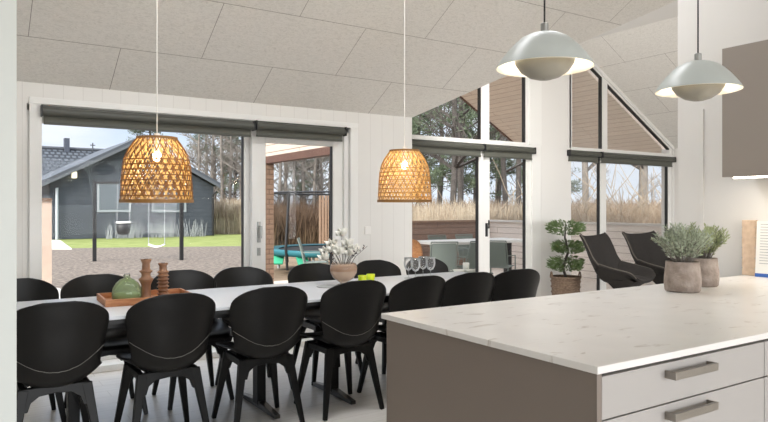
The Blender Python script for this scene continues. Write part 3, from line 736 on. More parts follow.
for (a, z, rx, rz) in ((.0,.50,.21,.105),(.03,.72,.19,.09),(.0,.97,.22,.10)):
    m = MB()
    for k in range(800):
        th = random.uniform(0, 2*pi); r_ = sqrt(random.random()); zz = random.uniform(-1,1)*sqrt(max(0,1-r_*r_*.8))
        p = iv(a,0,z)+Vector((cos(th)*r_*rx, sin(th)*r_*rx, zz*rz))
        m.leaf(p, Vector((cos(th), sin(th), random.uniform(-.2,.9))), random.uniform(.04,.065), .017)
    m.build('foliage_tier', PLANT3, t)
LS = [(.30,.41,.29,.05,-.02),(.25,.43,.33,.09,-.03),(.10,.40,.36,.15,-.03),(-.06,.38,.35,.20,-.02),(-.2,.39,.33,.21,.02),(-.28,.46,.33,.13,.10),
      (-.33,.55,.34,.05,.14),(-.38,.66,.35,.01,.13),(-.42,.77,.355,.0,.12),(-.455,.86,.36,.02,.09),(-.47,.90,.355,.03,.06),(-.475,.915,.345,.03,.05)]
def lounge(x, y, rz, label):
    t = thing('lounge_chair', label, 'armchair', (x,y,0), rz, 'dark wing lounge chairs')
    o = shell(LS, 36, 20, 3.2).build('chair_shell', LEATHER, t, smooth=True, solid=.035); q = o.modifiers.new('b', 'BEVEL'); q.width = .012; q.segments = 2; q.limit_method = 'ANGLE'; q.angle_limit = radians(60)
    # pointed under-shell
    m = MB(); a = [m.V(p) for p in ((-.27,.25,.42),(.27,.25,.42),(.35,.0,.53),(.31,-.27,.55),(-.31,-.27,.55),(-.35,.0,.53))]; b = [m.V(p) for p in ((-.05,.02,.25),(.05,.02,.25),(.06,.0,.24),(.05,-.06,.25),(-.05,-.06,.25),(-.06,.0,.24))]
    m.face(b[::-1])
    for k in range(6): m.face((a[k], b[k], b[(k+1)%6], a[(k+1)%6]))
    m.build('under_shell', LEATHER, t, fix=True, bevel=.01)
    MB().ball((0,.03,.43), .27, 20, (1,1.0,.16)).build('seat_cushion', LEATHER, t, smooth=True)
    for u in (-1, 1):
        MB().tube([spt(LS, k/40, u, 3.2)+Vector((0,0,.006)) for k in range(41)], .007, 6).build('piping', PIPE, t, smooth=True)
    m = MB().tube([(0,0,.05),(0,0,.30)], .025, 12); m.build('column', BLK, t)
    m = MB()
    for k in range(4):
        an = pi/4+pi/2*k; m.bar((0,0,.045),(cos(an)*.33,sin(an)*.33,.014), .05, .04, .03, .02)
    m.build('star_base', BLK, t, bevel=.004)
    return t
def face_(dx, dy): return atan2(dy, dx)-pi/2
l1 = lounge(6.77, 5.04, face_(.22,-.97), 'dark wing lounge chair, the nearer one beside the topiary tree')
l2 = lounge(7.74, 5.14, face_(-.02,-1), 'dark wing lounge chair, the farther one partly behind the potted shrubs')
for o in (l1, l2): o.scale = (.93,.95,1.03)

# ------------------------------------------------------------------ terrace
struct(MB().box((4.0,GY+.2,-.12),(10.0,10.9,-.02)).build('floor_terrace', DECKM), 'light boarded terrace deck', 'deck')
def soffit_slab():
    m = MB()
    for s in (-1, 1):
        xe = XR+s*2.95
        m.slab([(XR,GY+.2,ZR),(XR,9.28,ZR),(xe,9.28,ZR-2.95*K),(xe,GY+.2,ZR-2.95*K)], .16)
    o = m.build('terrace_roof', SOFFIT)
    setuv(o, lambda p: (p.y, abs(p.x-XR)/.866))
    return o
tag(soffit_slab(), 'board-lined gabled roof covering the terrace', 'roof')
o = MB((XR,9.28,0)).prism([(XR,9.28,ZR-.03),(XR+2.97,9.28,ZR-2.97*K-.03),(XR+2.97,9.28,ZR-2.97*K+.0),(XR,9.28,ZR+.0)], (0,.03,0)).build('eave_strip', BEAM, fix=True); tag(o, 'dark strip along the right outer edge of the terrace roof', 'trim board')
o = MB((3.92,9.28,0)).prism([(XR,9.28,ZR-.03),(XR-2.97,9.28,ZR-2.97*K-.03),(XR-2.97,9.28,ZR-2.97*K+.0),(XR,9.28,ZR+.0)], (0,.03,0)).build('eave_strip', BEAM, fix=True); tag(o, 'dark strip along the left outer edge of the terrace roof', 'trim board')
t = thing('terrace_beam', 'long red-brown beam with a pale boarded fascia on the left side of the terrace', 'beam', (3.95,8,2.0))
MB(t.location).box((3.88,GY+.22,1.96),(4.02,9.34,2.06)).build('beam', BEAM, t)
o = MB(t.location).prism([(3.88,GY+.22,2.06),(3.88,9.34,2.06),(3.88,9.34,2.62),(3.88,GY+.22,2.62)], (.02,0,0)).build('fascia', boardmat('fascia_boards', (222,208,194), (150,128,112), 4, .11, (0,-pi/2,pi/2), .6, .006, (208,190,174), .4, (1.5,24,24)), t, fix=True)
for x, y, lab, z1 in ((3.95,9.26,'boarded post at the left outer corner of the terrace', 1.96), (9.72,9.26,'boarded post at the right outer corner of the terrace', 2.15)):
    o = MB((x,y,0)).box((x-.075,y-.07,-.02),(x+.075,y+.07,z1)).build('terrace_post', POSTB if x > 5 else boardmat('post_boards', (150,122,102), (96,74,62), 2, .075, PX, .7, .006, (130,104,86), .5, (1,10,10))); tag(o, lab, 'post')
# fences
def fence_x(x0, x1, y, z1, label):
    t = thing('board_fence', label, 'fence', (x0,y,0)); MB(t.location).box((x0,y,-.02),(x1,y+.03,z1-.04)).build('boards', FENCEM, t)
    MB(t.location).box((x0-.01,y-.03,z1-.04),(x1+.01,y+.06,z1)).build('cap_rail', POSTB, t)
    n = int((x1-x0)/1.2)+1
    for k in range(n+1):
        xx = x0+(x1-x0)*k/n; MB(t.location).box((xx-.035,y+.03,-.1),(xx+.035,y+.09,z1-.04)).build('post', POSTB, t)
def fence_y(x, y0, y1, z1, label):
    t = thing('board_fence', label, 'fence', (x,y0,0)); MB(t.location).box((x,y0,-.02),(x+.03,y1,z1-.04)).build('boards', FENCELIT, t)
    MB(t.location).box((x-.05,y0,z1-.04),(x+.06,y1,z1)).build('cap_rail', PAVE, t)
    n = int((y1-y0)/1.2)+1
    for k in range(n+1):
        yy = y0+(y1-y0)*k/n; MB(t.location).box((x+.03,yy-.035,-.1),(x+.09,yy+.035,z1-.04)).build('post', POSTB, t)
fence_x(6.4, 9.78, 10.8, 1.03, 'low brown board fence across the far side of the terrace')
fence_y(9.8, GY+.25, 10.86, 1.03, 'low board fence coloured sunlit pale along the right side of the terrace, behind the lounge chairs')
# terrace table and chairs
t = thing('patio_table', 'long white-topped patio table on dark legs on the terrace', 'table', (7.1,8.4,-.02))
MB(t.location).box((6.3,8.0,.71),(8.35,8.85,.75)).build('table_top', PAPER, t, bevel=.004)
for x in (6.5, 8.1):
    MB(t.location).box((x-.05,8.15,-.02),(x+.05,8.7,.02)).build('foot', BLK, t)
    MB(t.location).box((x-.05,8.37,.0),(x+.05,8.47,.71)).build('leg', BLK, t)
def patio_chair(label):
    t = thing('patio_chair', label, 'chair', (0,0,-.02), 0, 'grey-green sling chairs on the terrace')
    MB().prism([(-.23,-.22,.44),(.23,-.22,.44),(.23,.24,.45),(-.23,.24,.45)], (0,0,.012)).build('seat', SLING, t, fix=True)
    MB().prism([(-.23,-.235,.46),(.23,-.235,.46),(.23,-.34,.90),(-.23,-.34,.90)], (0,.012,0)).build('backrest', SLING, t, fix=True)
    for s in (-1, 1):
        MB().tube([(s*.25,.24,0),(s*.25,.22,.64),(s*.25,-.26,.66),(s*.25,-.345,.92)], .012, 6).build('side_frame', SLING, t)
        MB().tube([(s*.25,-.34,0),(s*.25,-.22,.44),(s*.25,-.26,.66)], .012, 6).build('rear_leg', SLING, t)
    MB().tube([(-.25,-.345,.92),(.25,-.345,.92)], .012, 6).build('top_rail', SLING, t)
    return t
pc = patio_chair('grey-green sling chair on the near side of the patio table, beside the round low table'); pc.location = (6.15,7.85,-.02); pc.rotation_euler = (0,0,radians(-25)); pc.scale = (.8,.9,.88)
dup(pc, (6.62,7.8,-.02), radians(4), 'grey-green sling chair seen through the left pane next to the door post')
dup(pc, (8.02,9.2,-.02), pi, 'grey-green sling chair beyond the patio table at its right end')
dup(pc, (7.38,9.2,-.02), pi, 'grey-green sling chair beyond the patio table, second from its right end')
dup(pc, (6.4,9.2,-.02), pi+.1, 'grey-green sling chair beyond the patio table at its left end')
dup(pc, (7.15,7.62,-.02), radians(-60), 'grey-green sling chair turned sideways behind the door leaf with the handle')
# wicker chair
t = thing('wicker_chair', 'honey wicker armchair with a rounded back on the terrace by the wall corner', 'chair', (*G(410.5,10.4),-.02), atan2(-.8,-.6)-pi/2); t.scale = (.8,.8,.84)
WS = [(.25,.42,.22,0,0),(.2,.44,.24,.05,0),(.0,.42,.26,.16,0),(-.18,.42,.25,.18,.03),(-.23,.55,.24,.08,.12),(-.26,.7,.23,.03,.14),(-.29,.85,.20,.0,.1),(-.30,.93,.13,0,.04),(-.305,.95,.05,0,0)]
shell(WS, 26, 14).build('woven_seat', mat('honey_wicker', (184,132,84), .7, rgb2=(140,92,54), scale=40, bump=.8, bscale=80), t, smooth=True, solid=.02)
for sx in (-1, 1):
    for sy in (-1, 1): MB().tube([(sx*.2,sy*.18,.42),(sx*.23,sy*.22,0)], .016, 7).build('leg', WOODD, t)
# low round table
lx, ly = G(466, 8.7)
t = thing('side_table', 'low round glass-topped table on the terrace just outside the left pane', 'table', (lx,ly,-.02))
MB().lathe([(0,.44),(.36,.44),(.36,.452),(0,.452)], 32).build('table_top', mat('smoked_top', (120,132,124), .1), t)
MB().lathe([(.20,0),(.21,0),(.13,.22),(.20,.44),(.19,.44),(.12,.22),(.19,0)], 20).build('base', BLK, t)
for k, (du, dd, lab) in enumerate(((-7,-.1,'white ceramic bowl at the left of the round terrace table'),(5,-.08,'white ceramic bowl at the right of the round terrace table'))):
    x, y = G(466+du, 8.7+dd)
    tag(MB((x,y,.433)).lathe([(0,0),(.04,0),(.085,.05),(.08,.05),(.04,.01),(0,.01)], 20, c=(x,y,.433)).build('bowl', PETAL, smooth=True), lab, 'bowl')
x, y = G(466, 8.75); tag(MB((x,y,.433)).lathe([(0,0),(.04,0),(.045,.12),(.04,.13),(0,.13)], 18, c=(x,y,.433)).build('pillar_candle', PETAL, smooth=True), 'short white pillar candle between two bowls on the round terrace table', 'candle')

# ------------------------------------------------------------------ garden
GZ = -.08
def gpoly(pts, z): return [(*G(u, t), z) for u, t in pts]
m = MB(); R_ = 400; m.poly([(-R_,-R_,GZ-.12),(R_,-R_,GZ-.12),(R_,R_,GZ-.12),(-R_,R_,GZ-.12)]); tag(m.build('ground', FIELD), 'brown winter ground around the houses', 'ground', kind='structure')
m = MB(); m.prism([(-8,WY+.32,GZ-.1),(XA-.05,WY+.32,GZ-.1),(3.9,11,GZ-.1),(*G(275,22),GZ-.1),(*G(250,23.5),GZ-.1),(*G(100,22.5),GZ-.1),(*G(0,21.5),GZ-.1),(-12,16,GZ-.1)], (0,0,.1))
tag(m.build('gravel_yard', GRAVEL, fix=True), 'grey gravel yard between the doors and the lawn', 'gravel', kind='structure')
m = MB(); m.prism(gpoly([(20,21.6),(100,22.6),(250,23.6),(275,22.1),(340,24),(340,40),(230,42),(20,29.5)], GZ-.1), (0,0,.09))
tag(m.build('lawn', LAWN, fix=True), 'bright green strip of lawn before the dark house', 'lawn', kind='structure')
m = MB(); m.prism(gpoly([(30,21.4),(72,21.4),(60,27),(30,27)], GZ-.05), (0,0,.09)); tag(m.build('paving', PAVE, fix=True), 'pale paving at the corner of the dark house', 'paving', kind='structure')
m = MB(); m.prism(gpoly([(30,11.0),(52,11.3),(68,10.7),(80,9.0),(60,7.5),(20,7.5)], GZ-.05), (0,0,.07)); tag(m.build('terrace_slab', PAVE, fix=True), 'pale paving slab outside the left sliding pane', 'paving', kind='structure')
# screen at the left edge of the glass
a = Vector((*G(30,11),GZ)); b = Vector((*G(51.5,11.2),GZ))
t = thing('garden_screen', 'pale pinkish board screen outside at the left edge of the glass', 'screen', b)
MB(b).bar(a+Vector((0,0,.78)), b+Vector((0,0,.78)), .05, 1.42).build('boards', mat('pale_screen', (214,190,172), .7, var=.08, scale=6), t)
MB(b).bar(a+Vector((0,0,1.515)), b+Vector((0,0,1.515)), .10, .05).build('cap', POSTB, t)
# neighbour house
Lx = Vector((*G(50,28.2),0)); Rx = Vector((*G(213.5,32.3),0)); ax = (Rx-Lx).normalized(); nx = Vector((-ax.y,ax.x,0)); Wd = (Rx-Lx).length
if nx.dot(Vector((CC,SS,0))) < 0: nx = -nx
ang = atan2(ax.y, ax.x)
nh = thing('neighbour_house', 'dark slate-clad gabled house across the lawn', 'house', (Lx.x,Lx.y,GZ), ang)
EZ, AZ, AX = 2.42, 4.33, Wd*.50
m = MB().prism([(0,0,0),(Wd,0,0),(Wd,0,EZ),(AX,0,AZ),(0,0,EZ)], (0,9,0)); m.build('walls', SLATE, nh, fix=True)
for s, x0, x1 in ((-1,-.55,AX),(1,AX,Wd+.22)):
    sl = (AZ-EZ)/(AX if s < 0 else Wd-AX)
    z0 = AZ+.12-(AX-x0)*sl if s < 0 else AZ+.12; z1 = AZ+.12 if s < 0 else AZ+.12-(x1-AX)*sl
    MB().prism([(x0,-.35,z0),(x1,-.35,z1),(x1,-.35,z1+.16),(x0,-.35,z0+.16)], (0,9.6,0)).build('roof_slope', ROOFG, nh, fix=True)
    MB().prism([(x0,-.40,z0-.10),(x1,-.40,z1-.10),(x1,-.40,z1+.03),(x0,-.40,z0+.03)], (0,.06,0)).build('barge_board', mat('barge_grey', (104,108,114), .5), nh, fix=True)
def hwin(u0, u1, v0, v1):
    def loc(u, v):
        # ray hits facade plane (through Lx, Rx)
        a = Vector((*ray(u),0)); t_ = Lx.dot(nx)/a.dot(nx); p = a*t_-Lx; return p.dot(ax), (HV-v)/FOC*t_+EYE-GZ
    x0, z1 = loc(u0, v0); x1, z0 = loc(u1, v1)
    w_ = MB(); f_ = .09
    w_.box((x0,-.05,z0),(x1,.0,z0+f_)); w_.box((x0,-.05,z1-f_),(x1,.0,z1)); w_.box((x0,-.05,z0+f_),(x0+f_,0,z1-f_)); w_.box((x1-f_,-.05,z0+f_),(x1,0,z1-f_))
    o = w_.build('window', WINT, nh); MB().box((x0+f_,-.03,z0+f_),(x1-f_,-.01,z1-f_)).build('pane', WING, o)
hwin(97,131,182,212); hwin(152,186,182,212)
m = MB().tube([(.25,-.12,EZ-.2),(.25,-.12,0)], .06, 10); m.build('downpipe', mat('downpipe_zinc', (190,196,204), .4), nh)
m = MB().tube([(Wd+.12,-.12,EZ-.25),(Wd-.05,-.08,EZ-.4),(Wd-.05,-.08,0)], .05, 10); m.build('downpipe', BLK, nh)
for k, (u, v) in enumerate(((74,175),(184,182))):
    a = Vector((*ray(u),0)); t_ = Lx.dot(nx)/a.dot(nx); p = a*t_-Lx; z = (HV-v)/FOC*t_+EYE-GZ
    MB().box((p.dot(ax)-.1,-.16,z-.14),(p.dot(ax)+.1,0,z+.14)).build('wall_lamp', mat('lit_wall_lamp', (250,240,210), .5, emis=(1,.9,.7), es=1.2), nh, bevel=.03)
# tiled wing to the left, behind
t = thing('tiled_house', 'grey tiled roof of a second house behind the dark one at the left', 'house', (*G(40,37),GZ), ang)
MB().box((-9,2.4,0),(4.5,8,2.2)).build('walls', SLATE, t)
m = MB(); m.poly([(-9,0,1.9),(4.6,0,1.9),(4.6,4.6,5.11),(-9,4.6,5.11)]); m.poly([(-9,4.6,5.11),(4.6,4.6,5.11),(4.6,9.2,1.9),(-9,9.2,1.9)])
o = m.build('roof', TILE, t, fix=True); me = o.data; uvl = me.uv_layers.new(name='UVMap')
for l in me.loops: p = me.vertices[l.vertex_index].co; uvl.data[l.index].uv = (p.x, p.y*1.17)
m = MB()
MB().tube([(-9,4.6,5.14),(4.6,4.6,5.14)], .12, 8).build('ridge_tiles', ROOFG, t)
MB().box((1.9,4.3,4.8),(2.2,4.7,5.8)).build('chimney', mat('dark_chimney', (84,90,102), .7), t)
m = MB().tube([(3.6,4.5,4.9),(3.6,4.5,5.6)], .04, 6); m.box((3.45,4.46,5.42),(3.75,4.54,5.47)); m.build('vent_pipe', ROOFG, t)
# swing frame
s0 = Vector((*G(94.5,16.8),GZ)); s1 = Vector((*G(181.5,17.2),GZ))
t = thing('swing_frame', 'black steel swing frame on the gravel', 'swing frame', s0)
for p in (s0, s1): MB(s0).bar(p, p+Vector((0,0,2.08)), .085, .085).build('post', BLK, t)
MB(s0).bar(s0+Vector((0,0,2.02)), s1+Vector((0,0,2.02)), .07, .07).build('cross_beam', BLK, t)
def swing(fr, dz, baby):
    c = s0.lerp(s1, fr); w_ = .19 if baby else .22; d_ = (s1-s0).normalized()
    if baby:
        t = thing('toddler_swing', 'black and white bucket swing hanging from the frame', 'swing', (c.x,c.y,GZ+dz), atan2(d_.y,d_.x))
        MB().lathe([(.0,-.02),(.11,.0),(.15,.10),(.15,.26),(.17,.26),(.17,.08),(.13,-.03),(0,-.05)], 20).build('bucket_seat', BLK, t, smooth=True)
        MB().lathe([(.16,.24),(.185,.27),(.16,.30),(.14,.27),(.16,.24)], 20).build('rim', PAPER, t, smooth=True)
        for s in (-1, 1): MB().tube([(s*.15,0,.27),(s*.15,0,.5),(s*.14,0,2.0-dz)], .008, 5).build('rope', GREYP, t)
    else:
        t = thing('seat_swing', 'dark curved plank swing on two ropes, right of the bucket swing', 'swing', (c.x,c.y,GZ+dz), atan2(d_.y,d_.x))
        pts = [(-.20+.4*k/10, 0, -.06*cos((k/10-.5)*pi)) for k in range(11)]
        m = MB(); 
        for k in range(10): m.bar(pts[k], pts[k+1], .20, .04)
        m.build('seat', PAPER, t)
        for s in (-1, 1): MB().tube([(s*.20,0,0),(s*.20,0,2.0-dz)], .010, 5).build('rope', GREYP, t)
swing(.325, .72, True); swing(.71, .42, False)
# ornamental dry stalks along the house base
random.seed(31)
for k, fr in enumerate((.33,.40,.47,.60,.66,.72,.80,.86)):
    c = Lx+ax*(Wd*fr)-nx*.7; m = MB((c.x,c.y,GZ))
    for j in range(26):
        p = c+Vector((random.uniform(-.3,.3), random.uniform(-.3,.3), GZ)); m.tube([p, p+Vector((random.uniform(-.15,.15),random.uniform(-.15,.15),random.uniform(.35,.85)))], [.010,.006], 3, False)
    tag(m.build('dry_perennial', GREYP), 'pale dry perennial clump along the foot of the dark house', 'plant', 'dry perennials by the dark house')
# trampoline
cx, cy = G(334, 15.6)
t = thing('trampoline', 'round trampoline with a teal and green edge pad and a safety net', 'trampoline', (cx,cy,GZ))
MB().lathe([(1.30,.42),(1.55,.44),(1.58,.40),(1.55,.30),(1.30,.38)], 40).build('edge_pad', TEAL, t, smooth=True)
MB().lathe([(0,.40),(1.32,.40)], 40).build('jump_mat', BLK, t)
m = MB()
for k in range(12):
    a = 2*pi*k/12; m.bar((1.4*cos(a),1.4*sin(a),.36),(1.56*cos(a+.12),1.56*sin(a+.12),.12), .25, .04)
m.build('skirt_panel', GREENP, t)
for k in range(8):
    a = 2*pi*k/8+.35; MB().tube([(1.55*cos(a),1.55*sin(a),0),(1.6*cos(a),1.6*sin(a),.5),(1.5*cos(a),1.5*sin(a),1.72)], .03, 7).build('net_pole', BLK, t)
    a2 = a+pi/8; MB().tube([(1.4*cos(a2),1.4*sin(a2),.38),(1.4*cos(a2),1.4*sin(a2),0)], .03, 6).build('leg', GREYP, t)
MB().lathe([(1.49,1.70),(1.52,1.72),(1.49,1.74),(1.46,1.72),(1.49,1.70)], 40).build('top_ring', BLK, t)
m = MB()
for k in range(96):
    a = 2*pi*k/96; m.tube([(1.50*cos(a),1.50*sin(a),.44),(1.49*cos(a),1.49*sin(a),1.7)], .004, 3, False)
for k in range(22): m.lathe([(1.50,.48+k*.056),(1.504,.484+k*.056)], 40)
m = MB().lathe([(1.50,.44),(1.49,1.70)], 48); m.build('net', NETM, t)
# pale pickets seen at the right of the net
t = thing('picket_panel', 'pale vertical picket panel beyond the trampoline', 'fence', (*G(326,21),GZ))
for k in range(5):
    x, y = G(320+k*3.0, 21); MB(t.location).box((x-.03,y-.02,GZ),(x+.03,y+.02,1.68)).build('picket', mat('pale_picket', (214,182,156), .7) if k == 0 else bpy.data.materials['pale_picket'], t)
MB(t.location).bar((*G(319,21.05),1.5), (*G(333,21.05),1.5), .04, .06).build('rail', bpy.data.materials['pale_picket'], t)
# patio chair outside the door leaf
dup(pc, (*G(316,11.6),GZ+.02), radians(-120), 'pale sling chair on the gravel in front of the trampoline')

# ------------------------------------------------------------------ trees
def branch(m, p, d, ln, r, lev, maxl, up=.25, tips=None):
    n = 3; pts = [p]; q = p.copy(); dd = d.copy()
    for k in range(n):
        dd = (dd+Vector((random.uniform(-1,1),random.uniform(-1,1),random.uniform(-.4,.9)*.6+up*.3))*.18).normalized(); q = q+dd*ln/n; pts.append(q.copy())
    m.tube(pts, [r, r*.85, r*.7, r*.5], 6 if lev == 0 else 3, False)
    if tips is not None and lev >= maxl-1: tips.append((pts[-1], dd))
    if lev < maxl:
        for k in range(5 if lev < 2 else 4):
            f_ = random.uniform(.3, 1); i = min(int(f_*n), n-1); b = pts[i].lerp(pts[i+1], f_*n-i)
            a = random.uniform(0, 2*pi); s = Vector((cos(a), sin(a), random.uniform(-.1,.8)))
            branch(m, b, (dd*.6+s*.8).normalized(), ln*random.uniform(.45,.7), max(r*.5,.010), lev+1, maxl, up, tips)
def bare_tree(label, seed, h):
    random.seed(seed)
    t = thing('bare_tree', label, 'tree', (0,0,GZ), 0, 'bare trees beyond the gardens'); m = MB(); b = MB(); q = Vector((0,0,-.2)); pts = [q.copy()]
    for k in range(6): q = q+Vector((random.uniform(-.12,.12),random.uniform(-.12,.12),h/6)); pts.append(q.copy())
    m.tube(pts, [.15,.13,.115,.10,.08,.055,.03], 8); m.build('trunk', BARKG, t, smooth=True)
    for k in range(15):
        f_ = random.uniform(.18, .98)*6; i = min(int(f_), 5); p = pts[i].lerp(pts[i+1], f_-i); a = random.uniform(0, 2*pi)
        branch(b, p, Vector((cos(a), sin(a), random.uniform(.3,1.0))).normalized(), h*.26*(1.15-f_/8), .045, 1, 3)
    b.build('branches', BARKG, t)
    return t
def pine(label, seed, h, bare=.45):
    random.seed(seed)
    t = thing('pine_tree', label, 'tree', (0,0,GZ), 0, 'pines beyond the gardens'); m = MB(); q = Vector((0,0,-.2)); pts = [q.copy()]
    for k in range(6): q = q+Vector((random.uniform(-.15,.15),random.uniform(-.15,.15),h/6)); pts.append(q.copy())
    m.tube(pts, [.20,.18,.16,.14,.11,.08,.04], 8); m.build('trunk', BARK, t, smooth=True)
    b = MB(); lf_ = MB()
    for k in range(46):
        f0 = bare+(1-bare)*random.random(); f_ = f0*6; i = min(int(f_), 5); p = pts[i].lerp(pts[i+1], f_-i); a = random.uniform(0, 2*pi)
        ln = h*.24*(1.25-f0)+.4; d = Vector((cos(a), sin(a), random.uniform(-.1,.5))).normalized(); e = p+d*ln
        b.tube([p, p.lerp(e,.5)+Vector((0,0,.1)), e], [.04,.028,.012], 4, False)
        for c_ in range(7):
            cc = p.lerp(e, random.uniform(.35,1.05))+Vector((random.uniform(-.3,.3),random.uniform(-.3,.3),random.uniform(-.1,.3)))
            for j in range(26):
                v = Vector((random.gauss(0,1),random.gauss(0,1),random.gauss(0,.7))).normalized()
                lf_.leaf(cc+v*random.uniform(.02,.22), v+Vector((0,0,.4)), random.uniform(.14,.26), .055)
    b.build('branches', BARK, t); lf_.build('needles', NEEDLE, t)
    return t
bt = [bare_tree('leafless grey tree in the wood behind the gardens', s, h) for s, h in ((41,9.5),(42,8),(43,11))]
pt = [pine('tall dark green pine in the wood behind the gardens', s, h, b_) for s, h, b_ in ((51,11,.35),(52,12.5,.5),(53,9,.25))]
random.seed(77)
def put(pool, lab, k, u, t_, s=1.0):
    src = pool[k % len(pool)]; x, y = G(u, t_)
    if src.get('used') is None: o = src; src['used'] = 1; o.location = (x,y,GZ); o.rotation_euler = (0,0,random.uniform(0,6.28))
    else: o = dup(src, (x,y,GZ), random.uniform(0,6.28), src['label'])
    o.scale = (s,s,s)
LB = ''
k = 0
for u, t_, s in ((199,43,.9),(211,47,1),(222,44,.9),(231,49,1),(239,45,.9),(247,50,1.05),(205,55,1.1),(226,58,1.2),(268,42,.95),(279,40,.9),(287,45,1),(296,41,.9),(305,46,1),(314,42,.95),(322,48,1),(331,43,1),
                 (346,50,1),(360,46,1),(408,50,.8),(430,54,.8),(460,52,.8),(497,50,.8),(520,52,.8),(600,60,.5),(652,62,.5),(676,50,.8),(545,54,.8),(700,46,.8)):
    put(bt, LB, k, u, t_, s); k += 1
for k, (u, t_, s) in enumerate(((150,62,1.0),(216,52,.8),(236,54,.85),(250,56,.9),(283,52,.8),(300,54,.85),(318,50,.8),(330,52,.85),(421,33,.85),(438,38,.95),(457,31,.9),(474,36,.9),(497,37,.85),(516,33,.8),(549,48,.9),(396,40,1.0))):
    put(pt, LB, k, u, t_, s)
for o in bt+pt:
    if 'used' in o: del o['used']
for o in list(col.objects):
    if 'used' in o: del o['used']
# bare trunks near the right windows
for k, (u, t_, r, lab) in enumerate(((586.5,21,.20,'thick bare grey trunk seen through the narrow right pane'),(643,20,.26,'thick bare grey trunk seen through the wide right pane'),(452,19,.19,'thick dark trunk beyond the fence in the left gable pane'),(464,22,.17,'slimmer dark trunk beyond the fence, right of the thick one'),(506,21,.17,'bare trunk beyond the fence behind the door leaf with the handle'))):
    x, y = G(u, t_); q = Vector((x,y,GZ-.3)); pts = [q.copy()]
    random.seed(k+5)
    for j in range(7): q = q+Vector((random.uniform(-.08,.08),random.uniform(-.08,.08),1.4)); pts.append(q.copy())
    t = thing('tree', lab, 'tree', (x,y,GZ)); MB(t.location).tube(pts, [q_*r*.7 for q_ in (.8,.75,.7,.65,.6,.5,.4,.3)], 10).build('trunk', BARKG if k < 2 else BARK, t, smooth=True)
    b = MB(t.location)
    for j in range(9):
        i = random.randint(2, 6); a = random.uniform(0, 6.28); branch(b, pts[i], Vector((cos(a), sin(a), .5)).normalized(), 1.9, .05, 1, 3)
    b.build('branches', BARK, t)
    if k >= 2:
        l_ = MB(t.location)
        for j in range(26):
            a = random.uniform(0, 6.28); rr = random.uniform(.3,1.6); cc = Vector((x+cos(a)*rr, y+sin(a)*rr, random.uniform(3.4,7.5)))
            for i in range(22):
                v = Vector((random.gauss(0,1),random.gauss(0,1),random.gauss(0,.5))).normalized(); l_.leaf(cc+v*random.uniform(.05,.35), v, random.uniform(.14,.24), .05)
        l_.build('needles', NEEDLE, t)
# reeds and brush : uncountable
def reeds(name, label, u0, u1, t0, t1, n, h0, h1, m_, w=.012, seed=1, lean=.25, z=GZ-.1):
    random.seed(seed); m = MB()
    for k in range(n):
        x, y = G(random.uniform(u0,u1), random.uniform(t0,t1)); h = h0+(h1-h0)*random.random()**1.7
        dx, dy = random.gauss(0,lean)*h*.5, random.gauss(0,lean)*h*.5; ww = w*random.uniform(.6,1.5); a = random.uniform(0,pi); ex, ey = cos(a)*ww, sin(a)*ww
        i = [m.V((x-ex,y-ey,z)), m.V((x+ex,y+ey,z)), m.V((x+dx*.4+ex*.8,y+dy*.4+ey*.8,z+h*.55)), m.V((x+dx*.4-ex*.8,y+dy*.4-ey*.8,z+h*.55)), m.V((x+dx,y+dy,z+h))]
        m.face((i[0],i[1],i[2],i[3])); m.face((i[3],i[2],i[4]))
    return tag(m.build(name, m_), label, 'reeds' if 'reed' in name else 'brush', kind='stuff')
reeds('reed_bed', 'tall straw-coloured reeds beyond the terrace fence', 385, 560, 14.6, 19.5, 12000, .9, 1.75, REED, .014, 2)
reeds('reed_bed', 'tall straw and grey reeds beyond the right side of the terrace', 552, 720, 13.6, 19, 15000, .7, 1.75, REED2, .012, 3, .45)
reeds('reed_bed', 'straw-coloured reeds beside the dark house', 208, 262, 34, 38, 4500, 1.3, 2.1, REED, .03, 4)
reeds('undergrowth', 'brown undergrowth behind the trampoline', 262, 350, 24, 33, 14000, .7, 1.7, BRUSH, .03, 5, .5)
reeds('undergrowth', 'brown thicket at the foot of the wood', 195, 720, 36, 46, 14000, .9, 2.2, BRUSH, .045, 6, .5)
reeds('undergrowth', 'grey-brown thicket behind the right-hand reeds', 550, 725, 19, 24, 4500, .9, 1.7, BRUSH, .022, 8, .5)

SHR = mat('pale_twig', (178,160,138), .9)
for k, (u, t_, hh) in enumerate(((425,15.5,1.6),(448,16.5,1.9),(470,15.3,1.7),(500,15.8,2.2),(518,15.0,1.9),(578,14.2,2.2),(592,15.4,2.0),(612,14.0,2.4),(628,14.8,2.1),(642,13.8,2.6),(656,14.9,2.2),(668,14.2,2.3))):
    random.seed(200+k); x, y = G(u, t_); m = MB((x,y,GZ))
    for j in range(4):
        a = random.uniform(0, 6.28); branch(m, Vector((x,y,GZ-.1)), Vector((cos(a)*.45, sin(a)*.45, 1)).normalized(), hh*.8, .010, 2, 3, .3)
    tag(m.build('bare_shrub', SHR), 'leafless twiggy shrub growing in the reeds beyond the terrace fence', 'shrub', 'bare shrubs in the reeds')

